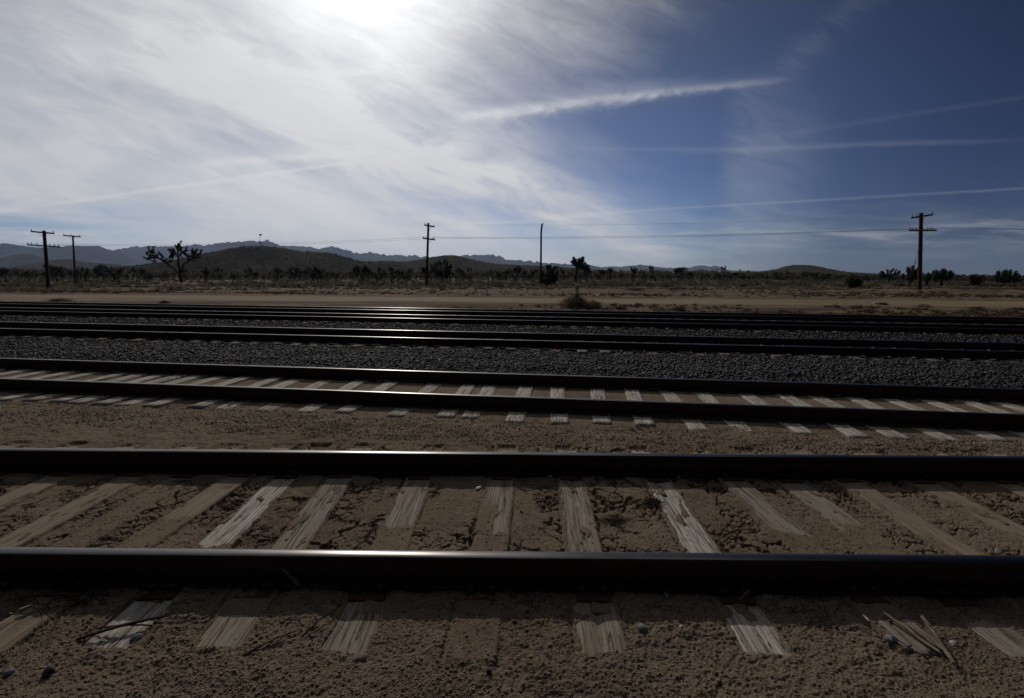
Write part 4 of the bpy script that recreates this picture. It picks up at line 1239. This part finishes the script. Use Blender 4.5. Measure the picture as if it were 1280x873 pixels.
far2 = [(85, 338), (110, 325), (140, 315), (160, 311), (180, 309), (205, 308.5), (225, 309), (240, 307), (247, 306), (257, 307), (272, 304.5), (285, 303), (300, 303.5), (312, 303), (317, 302.5), (320, 301), (325, 301.5), (329, 303), (331, 301), (337, 301), (345, 304), (352, 307), (360, 307), (378, 308), (393, 311), (402, 310), (412, 308), (420, 309), (433, 313), (445, 316), (460, 316), (475, 318), (500, 319), (530, 320.5), (545, 321), (560, 320), (575, 320), (590, 319.5), (605, 318.5), (618, 319.5), (630, 323), (645, 325), (665, 327), (680, 328), (695, 329), (720, 330), (735, 330), (747, 335), (765, 341), (780, 346)]
far3 = [(725, 341), (740, 336.5), (750, 334.5), (760, 333.5), (775, 334), (790, 332), (800, 331), (808, 331.5), (815, 333), (830, 335), (850, 335.5), (862, 335), (870, 332.8), (880, 331.5), (887, 332.5), (892, 334), (894, 333), (896, 331.8), (899, 333.5), (905, 337), (920, 338.5), (950, 339), (1000, 340), (1080, 341), (1160, 344), (1240, 346), (1400, 350)]
ridge('mountain', jag(far2, 2.6, 5, 1.5), 6200, 1300, M_MOUNT, .25, 11, 620)
ridge('mountain', jag(far1, 1.0, 7, 2), 4600, 1000, M_MOUNT, .25, 12, 240)
ridge('mountain', jag(far3, .9, 9, 1.5), 6800, 1300, M_MOUNT, .25, 13, 480)
ridge('mountain', [(-60, 336), (-20, 330), (5, 324), (20, 319), (32, 317), (44, 320), (60, 325), (75, 329), (95, 337)], 2600, 500, M_MOUNT, .2, 14, 90)
ridge('hill', [(20, 338), (45, 329), (62, 325.5), (80, 323.5), (98, 325.5), (112, 328), (135, 330), (165, 333), (190, 340)], 1500, 300, M_HILL, .2, 15, 90)
HV = []
HV.append(ridge('hill', [(90, 341), (130, 336), (160, 333), (190, 330), (220, 326), (240, 320), (262, 315), (285, 311), (310, 309.5), (340, 309), (360, 311), (380, 315), (395, 315), (410, 316), (430, 321), (445, 326), (470, 327.5), (500, 332), (530, 340)], 560, 210, M_HILL, .22, 16, 240))
HV.append(ridge('hill', [(430, 340), (460, 329), (480, 326), (500, 327), (520, 325), (540, 321), (555, 319), (567, 319), (580, 322), (600, 327), (620, 330), (645, 331.5), (700, 334), (740, 338), (780, 344)], 760, 240, M_HILL, .22, 17, 200))
HV.append(ridge('hill', [(880, 346), (915, 342.5), (945, 340), (965, 337), (985, 333), (1000, 331), (1015, 331.5), (1035, 335.5), (1055, 339), (1080, 341.5), (1110, 345), (1150, 350)], 800, 240, M_HILL, .2, 18, 160))

# bushes on the hillsides
def hill_bushes():
    Cs = []; S = []
    for V, n in zip(HV, (9000, 4800, 4600)):
        a, b = V.shape[:2]
        i = rng.integers(0, a - 1, n); j = rng.integers(0, b // 2 + 1, n); u = rng.uniform(0, 1, (n, 1)); w = rng.uniform(0, 1, (n, 1))
        p = V[i, j] * (1 - u) * (1 - w) + V[i + 1, j] * u * (1 - w) + V[i, j + 1] * (1 - u) * w + V[i + 1, j + 1] * u * w
        k = p[:, 2] > -1; Cs.append(p[k]); S.append(rng.uniform(.6, 1.7, k.sum()))
    c = np.concatenate(Cs); s = np.concatenate(S); n = len(c); nb = 12
    d = rng.normal(size=(n, nb, 3)); d /= np.linalg.norm(d, axis=2)[..., None]
    q = c[:, None, :] + d * s[:, None, None] * .55 * rng.uniform(.3, 1, (n, nb, 1)); q[..., 2] += s[:, None] * .4
    s1 = rng.normal(size=q.shape) * s[:, None, None] * .36; s2 = rng.normal(size=q.shape) * s[:, None, None] * .36
    V = np.stack([q, q + s1, q + s2], 2).reshape(-1, 3)
    tag(link('hillside_scrub', np_mesh('hillside_scrub', V, np.arange(len(V)).reshape(-1, 3)), M_LEAF), 'dark scrub dotting the brown hillsides', 'scrub', kind='stuff')
hill_bushes()

# mast on the long hill
def mast():
    D = 556.0; b = at_dist(325.6, 310.2, D); k = D / F_PX
    e = empty('signal_mast', b); tag(e, 'thin mast with a dark round head on top of the long hill', 'mast')
    m = MB(); m.tube([(0, 0, -3), (0, 0, 15.5 * k)], [.22, .16], 8); link('pole', m.mesh('pole'), M_IRON, e)
    m = MB(); m.tube([(1.0 * k, -.5, 15.8 * k), (1.0 * k, .5, 15.8 * k)], 1.25 * k, 14); link('round_head', m.mesh('round_head'), M_IRON, e)
    m = MB(); m.box((1.0 * k, 0, 6.0 * k), (1.7 * k, .8, 1.4 * k)); link('signal_box', m.mesh('signal_box'), M_IRON, e)
    m = MB(); m.box((-.5 * k, 0, 15.9 * k), (1.6 * k, .3, .35 * k)); link('bracket', m.mesh('bracket'), M_IRON, e)
mast()

# ------------------------------------------------------------------ the air
hz_me = MB(); hz_me.box((0, 1000, 215), (21000, 17000, 470))
haze = link('haze', hz_me.mesh('haze'))
mh = bpy.data.materials.new('thin desert air'); mh.use_nodes = True
th = NT(mh.node_tree); oh = th.n('ShaderNodeOutputMaterial'); pv = th.n('ShaderNodeVolumePrincipled')
pv.inputs['Color'].default_value = (.52, .67, 1.0, 1); pv.inputs['Density'].default_value = 5.0e-5
pv.inputs['Anisotropy'].default_value = .35
th.l(pv.outputs[0], oh.inputs['Volume'])
haze.data.materials.append(mh); tag(haze, 'thin bluish desert haze', 'haze', kind='stuff')

# ------------------------------------------------------------------ sky
def build_world():
    w = bpy.data.worlds.new('World'); scene.world = w; w.use_nodes = True
    t = NT(w.node_tree); nt = t.nt
    out = t.n('ShaderNodeOutputWorld'); bg = t.n('ShaderNodeBackground'); t.l(bg.outputs[0], out.inputs[0])
    STR = .08; bg.inputs['Strength'].default_value = STR
    sky = t.n('ShaderNodeTexSky', sky_type='NISHITA'); sky.sun_disc = False
    sky.sun_elevation = SUN_EL; sky.sun_rotation = SUN_AZ; sky.altitude = 1200; sky.air_density = 1.0; sky.dust_density = .4; sky.ozone_density = 2.5
    tc = t.n('ShaderNodeTexCoord'); sp = t.n('ShaderNodeSeparateXYZ'); t.l(tc.outputs['Generated'], sp.inputs[0])
    dx, dy, dz = (E(nt, sp.outputs[i]) for i in range(3))
    front = dy.ss(.05, .25)
    yy = dy.max(.08)
    s = dx / yy; q = dz / yy
    dp = t.n('ShaderNodeVectorMath', operation='DOT_PRODUCT'); t.l(tc.outputs['Generated'], dp.inputs[0]); dp.inputs[1].default_value = tuple(SUN)
    one_c = 1 - E(nt, dp.outputs['Value'])               # 1 - cos(angle from the sun)
    one_c = one_c.max(0.0)

    def line(x0, y0, x1, y1):
        """distance across and position along a straight streak, in tangent units"""
        a = np.array(sq(x0, y0)); b = np.array(sq(x1, y1)); L = np.linalg.norm(b - a); d = (b - a) / L; nn = (-d[1], d[0])
        across = s * float(nn[0]) + q * float(nn[1]) - float(nn[0] * a[0] + nn[1] * a[1])
        along = (s * float(d[0]) + q * float(d[1]) - float(d[0] * a[0] + d[1] * a[1])) / float(L)
        return across, along
    def gauss(x, w): return (x * x * (-1.0 / (w * w))).exp()
    P = lambda px: px / F_PX
    # streaky cirrus: noise stretched along the drift of the veil
    ca, sa = math.cos(-.33), math.sin(-.33)
    ru = s * ca + q * sa; rv = s * (-sa) + q * ca
    n1 = t.noise(t.vec(ru * 1.8, rv * 6.4, 1.3), 1.0, 8, .60, .55)
    n2 = t.noise(t.vec(ru * 6.2, rv * 23, 4.1), 1.0, 7, .64, .9)
    n3 = t.noise(t.vec(s * 3.0, q * 30, 7.7), 1.0, 6, .6, .5)
    n4 = t.noise(t.vec(s * 2.2, q * 3.2, 2.2), 1.0, 5, .55, .8)
    puff = t.noise(t.vec(s * 17, q * 24, 9.4), 1.0, 7, .68, 1.2)
    # where the veil lies
    e0, _ = line(735, -60, 735, 330)      # right edge
    edge = e0 * -1 + (n4 - .5) * .22
    s_edge = sq(672, 150)[0]
    bend = (q - sq(690, 135)[1]).abs() * .62
    veil = (s * -1 + s_edge + bend + (n4 - .5) * .34 + (n1 - .5) * .34 + (n2 - .5) * .16).ss(-.22, .44)
    dens = veil * (.85 + (n1 - .5) * .90 + (n2 - .5) * .42) * (1 - s.ss(-.62, -1.15) * q.ss(.2, .5) * .40)
    # bright diagonal streak along the veil
    ac, al = line(225, 75, 800, 302)
    st = gauss(ac + (n1 - .5) * .05, P(30)) * al.ss(-.15, .1) * al.ss(1.12, .86)
    dens = dens + st * (.40 + (n2 - .5) * 1.3)
    ac, al = line(420, 160, 700, 150)
    dens = dens - gauss(ac, P(26)) * al.ss(-.1, .2) * al.ss(1.1, .7) * .16 * veil
    ac, al = line(120, 215, 380, 160)
    dens = dens - gauss(ac + (n1 - .5) * .1, P(22)) * al.ss(-.1, .25) * al.ss(1.1, .8) * .14
    # clearer low at the left
    low = q.ss(sq(60, 285)[1], sq(60, 235)[1])
    dens = dens * (1 - (s.ss(sq(360, 300)[0], sq(-30, 270)[0]) * (1 - low)) * (.75 - (n3 - .5) * 2.2).clamp())
    # thin sheets near the horizon
    lowb = q.ss(sq(640, 215)[1], sq(640, 330)[1])
    dens = dens + lowb * (n3 - .50).max(0.0) * 2.6 * s.ss(1.5, -.4) * 1.05
    ac, al = line(700, 302, 1290, 296)
    dens = dens + gauss(ac, P(12)) * (n3 - .38).max(0.0) * 2.0 * al.ss(-.1, .25) * .75
    ac, al = line(1130, 284, 1330, 276)
    dens = dens + gauss(ac, P(9)) * (n3 - .36).max(0.0) * 2.0 * al.ss(-.05, .25) * .6
    # right-hand veils
    ac, al = line(905, 120, 912, 320)
    right = ac * -1 if ac is None else ac
    v2 = (s - sq(905, 200)[0] + (n4 - .5) * .10 + (n2 - .5) * .03).ss(-.03, .05) * (s - sq(905, 200)[0]).ss(.26, .02) * q.ss(sq(905, 70)[1], sq(905, 170)[1])
    dens = dens + v2 * (.13 + (n4 - .5) * .25 + (n2 - .5) * .30).max(0.0)
    ac, al = line(1092, -12, 935, 128)
    dens = dens + gauss(ac + (n4 - .5) * .05, P(17)) * al.ss(-.3, .2) * al.ss(1.15, .6) * (.03 + (n2 - .5) * .22).max(0.0)
    # contrails
    tr = None
    def trail(x0, y0, x1, y1, w0, w1, k, rag=.5, fade0=.02, fade1=.08, wob=.006):
        nonlocal dens, tr
        ac, al = line(x0, y0, x1, y1)
        wd = al.clamp() * (P(w1) - P(w0)) + P(w0)
        r = (ac + (puff - .5) * wob * 2 + (n4 - .5) * wob * 2) / wd
        g = (r * r * -1.0).exp() * al.ss(-fade0, fade0) * al.ss(1 + fade1, 1 - fade1)
        a_ = g * (1 - al.ss(.35, 1.0) * (.55 if w0 > 6 else 0.0)) * (k + (puff - .5) * rag * k * 3).max(0.0); dens = dens + a_; tr = a_ if tr is None else tr + a_
    trail(590, 146, 965, 101, 7.0, 4.0, .36, .60, .16, .14, .007)
    trail(630, 140, 930, 102, 13, 8, .13, 1.0, .3, .25, .020)
    trail(700, 118, 850, 104, 10, 5, .10, 1.0, .4, .3, .02)
    trail(-30, 269, 500, 194.5, 2.4, 1.6, .17, .3, .02, .12, .003)
    trail(-30, 265, 60, 250, 5, 3, .18, .3, .02, .3, .003)
    trail(250, 205, 470, 190, 5, 4, .15, .5, .2, .2, .006)
    trail(690, 270, 1340, 232, 1.3, 1.6, .11, .3, .15, .02, .002)
    trail(560, 284, 760, 268, 2.5, 2, .12, .3, .3, .3, .003)
    trail(880, 189, 1230, 176, 4, 3, .075, .5, .25, .3, .004)
    trail(740, 187, 920, 187, 2, 3, .05, .4, .3, .3, .003)
    trail(960, 172, 1300, 118, 3.5, 2.5, .028, .5, .3, .1, .004)
    dens = dens.max(0.0).min(.96) * front
    # brightness of the ice cloud: forward scattering round the sun
    L = ((one_c * -7.0).exp() * .15 + .53 + tr * .16) * (1 + (n2 - .5) * .24 + (n1 - .5) * .26)
    glow = ((one_c * -12.0).exp() * .15 + (one_c * -84.0).exp() * .78).min(.8)
    kk = 1.0 / (KEXP * STR)
    cl = t.n('ShaderNodeCombineColor')
    for i, c in enumerate((.985, .99, 1.0)): t.l(L * (c * kk), cl.inputs[i])
    gl = t.n('ShaderNodeCombineColor')
    for i, c in enumerate((1.0, .99, .97)): t.l(glow * (c * kk), gl.inputs[i])
    # clear sky: deepens away from the sun
    deep = one_c.ss(.10, .52)
    base = t.mix(deep, (.98, 1.08, 1.48), (.24, .31, .55))
    elev = 1 - dz.ss(.12, .52) * .52 + dz.ss(.22, .0) * .60 * (1 - deep * .55)
    ev = t.n('ShaderNodeCombineColor')
    for i, k in enumerate((1.0, 1.0, .90)): t.l(elev * (1 - dz.ss(.20, .0) * (1 - k)), ev.inputs[i])
    base = t.mix(1.0, base, ev.outputs[0], 'MULTIPLY')
    base = t.mix(dy.ss(.25, -.25), base, t.mix(1.0, base, (1.0, .92, .68), 'MULTIPLY'))
    base = t.mix(1.0, sky.outputs[0], base, 'MULTIPLY')
    c = t.mix(dens, base, cl.outputs[0])
    c = t.mix(1.0, c, gl.outputs[0], 'ADD')
    t.l(c, bg.inputs['Color'])
    w.cycles.sampling_method = 'MANUAL'; w.cycles.sample_map_resolution = 1024
SKY_D = (.62, .66, .86)
build_world()

sl = bpy.data.lights.new('sun', 'SUN'); sl.energy = 5.0; sl.angle = math.radians(.55); sl.color = (1, .94, .85)
so = bpy.data.objects.new('sun', sl); COL.objects.link(so)
so.rotation_euler = Vector(tuple(SUN)).to_track_quat('Z', 'Y').to_euler(); so.location = (-20, 60, 50)

# ------------------------------------------------------------------ camera
cd = bpy.data.cameras.new('camera'); cam = bpy.data.objects.new('camera', cd); COL.objects.link(cam)
M = Matrix(((Rv[0], Uv[0], -Fv[0], 0), (Rv[1], Uv[1], -Fv[1], 0), (Rv[2], Uv[2], -Fv[2], CAM_H), (0, 0, 0, 1)))
cam.matrix_world = M
cd.sensor_fit = 'HORIZONTAL'; cd.sensor_width = 36.0; cd.lens = 36.0 * F_PX / 1280.0
cd.shift_y = -10.0 / 1280.0
cd.clip_start = .05; cd.clip_end = 40000
scene.camera = cam

scene.render.engine = 'CYCLES'
scene.cycles.use_denoising = True
scene.cycles.max_bounces = 6; scene.cycles.diffuse_bounces = 3; scene.cycles.glossy_bounces = 3
scene.cycles.volume_bounces = 1; scene.cycles.volume_step_rate = 1
scene.cycles.sample_clamp_indirect = 8
scene.view_settings.view_transform = 'Standard'; scene.view_settings.look = 'None'
scene.view_settings.exposure = EXPOSURE; scene.view_settings.gamma = 1
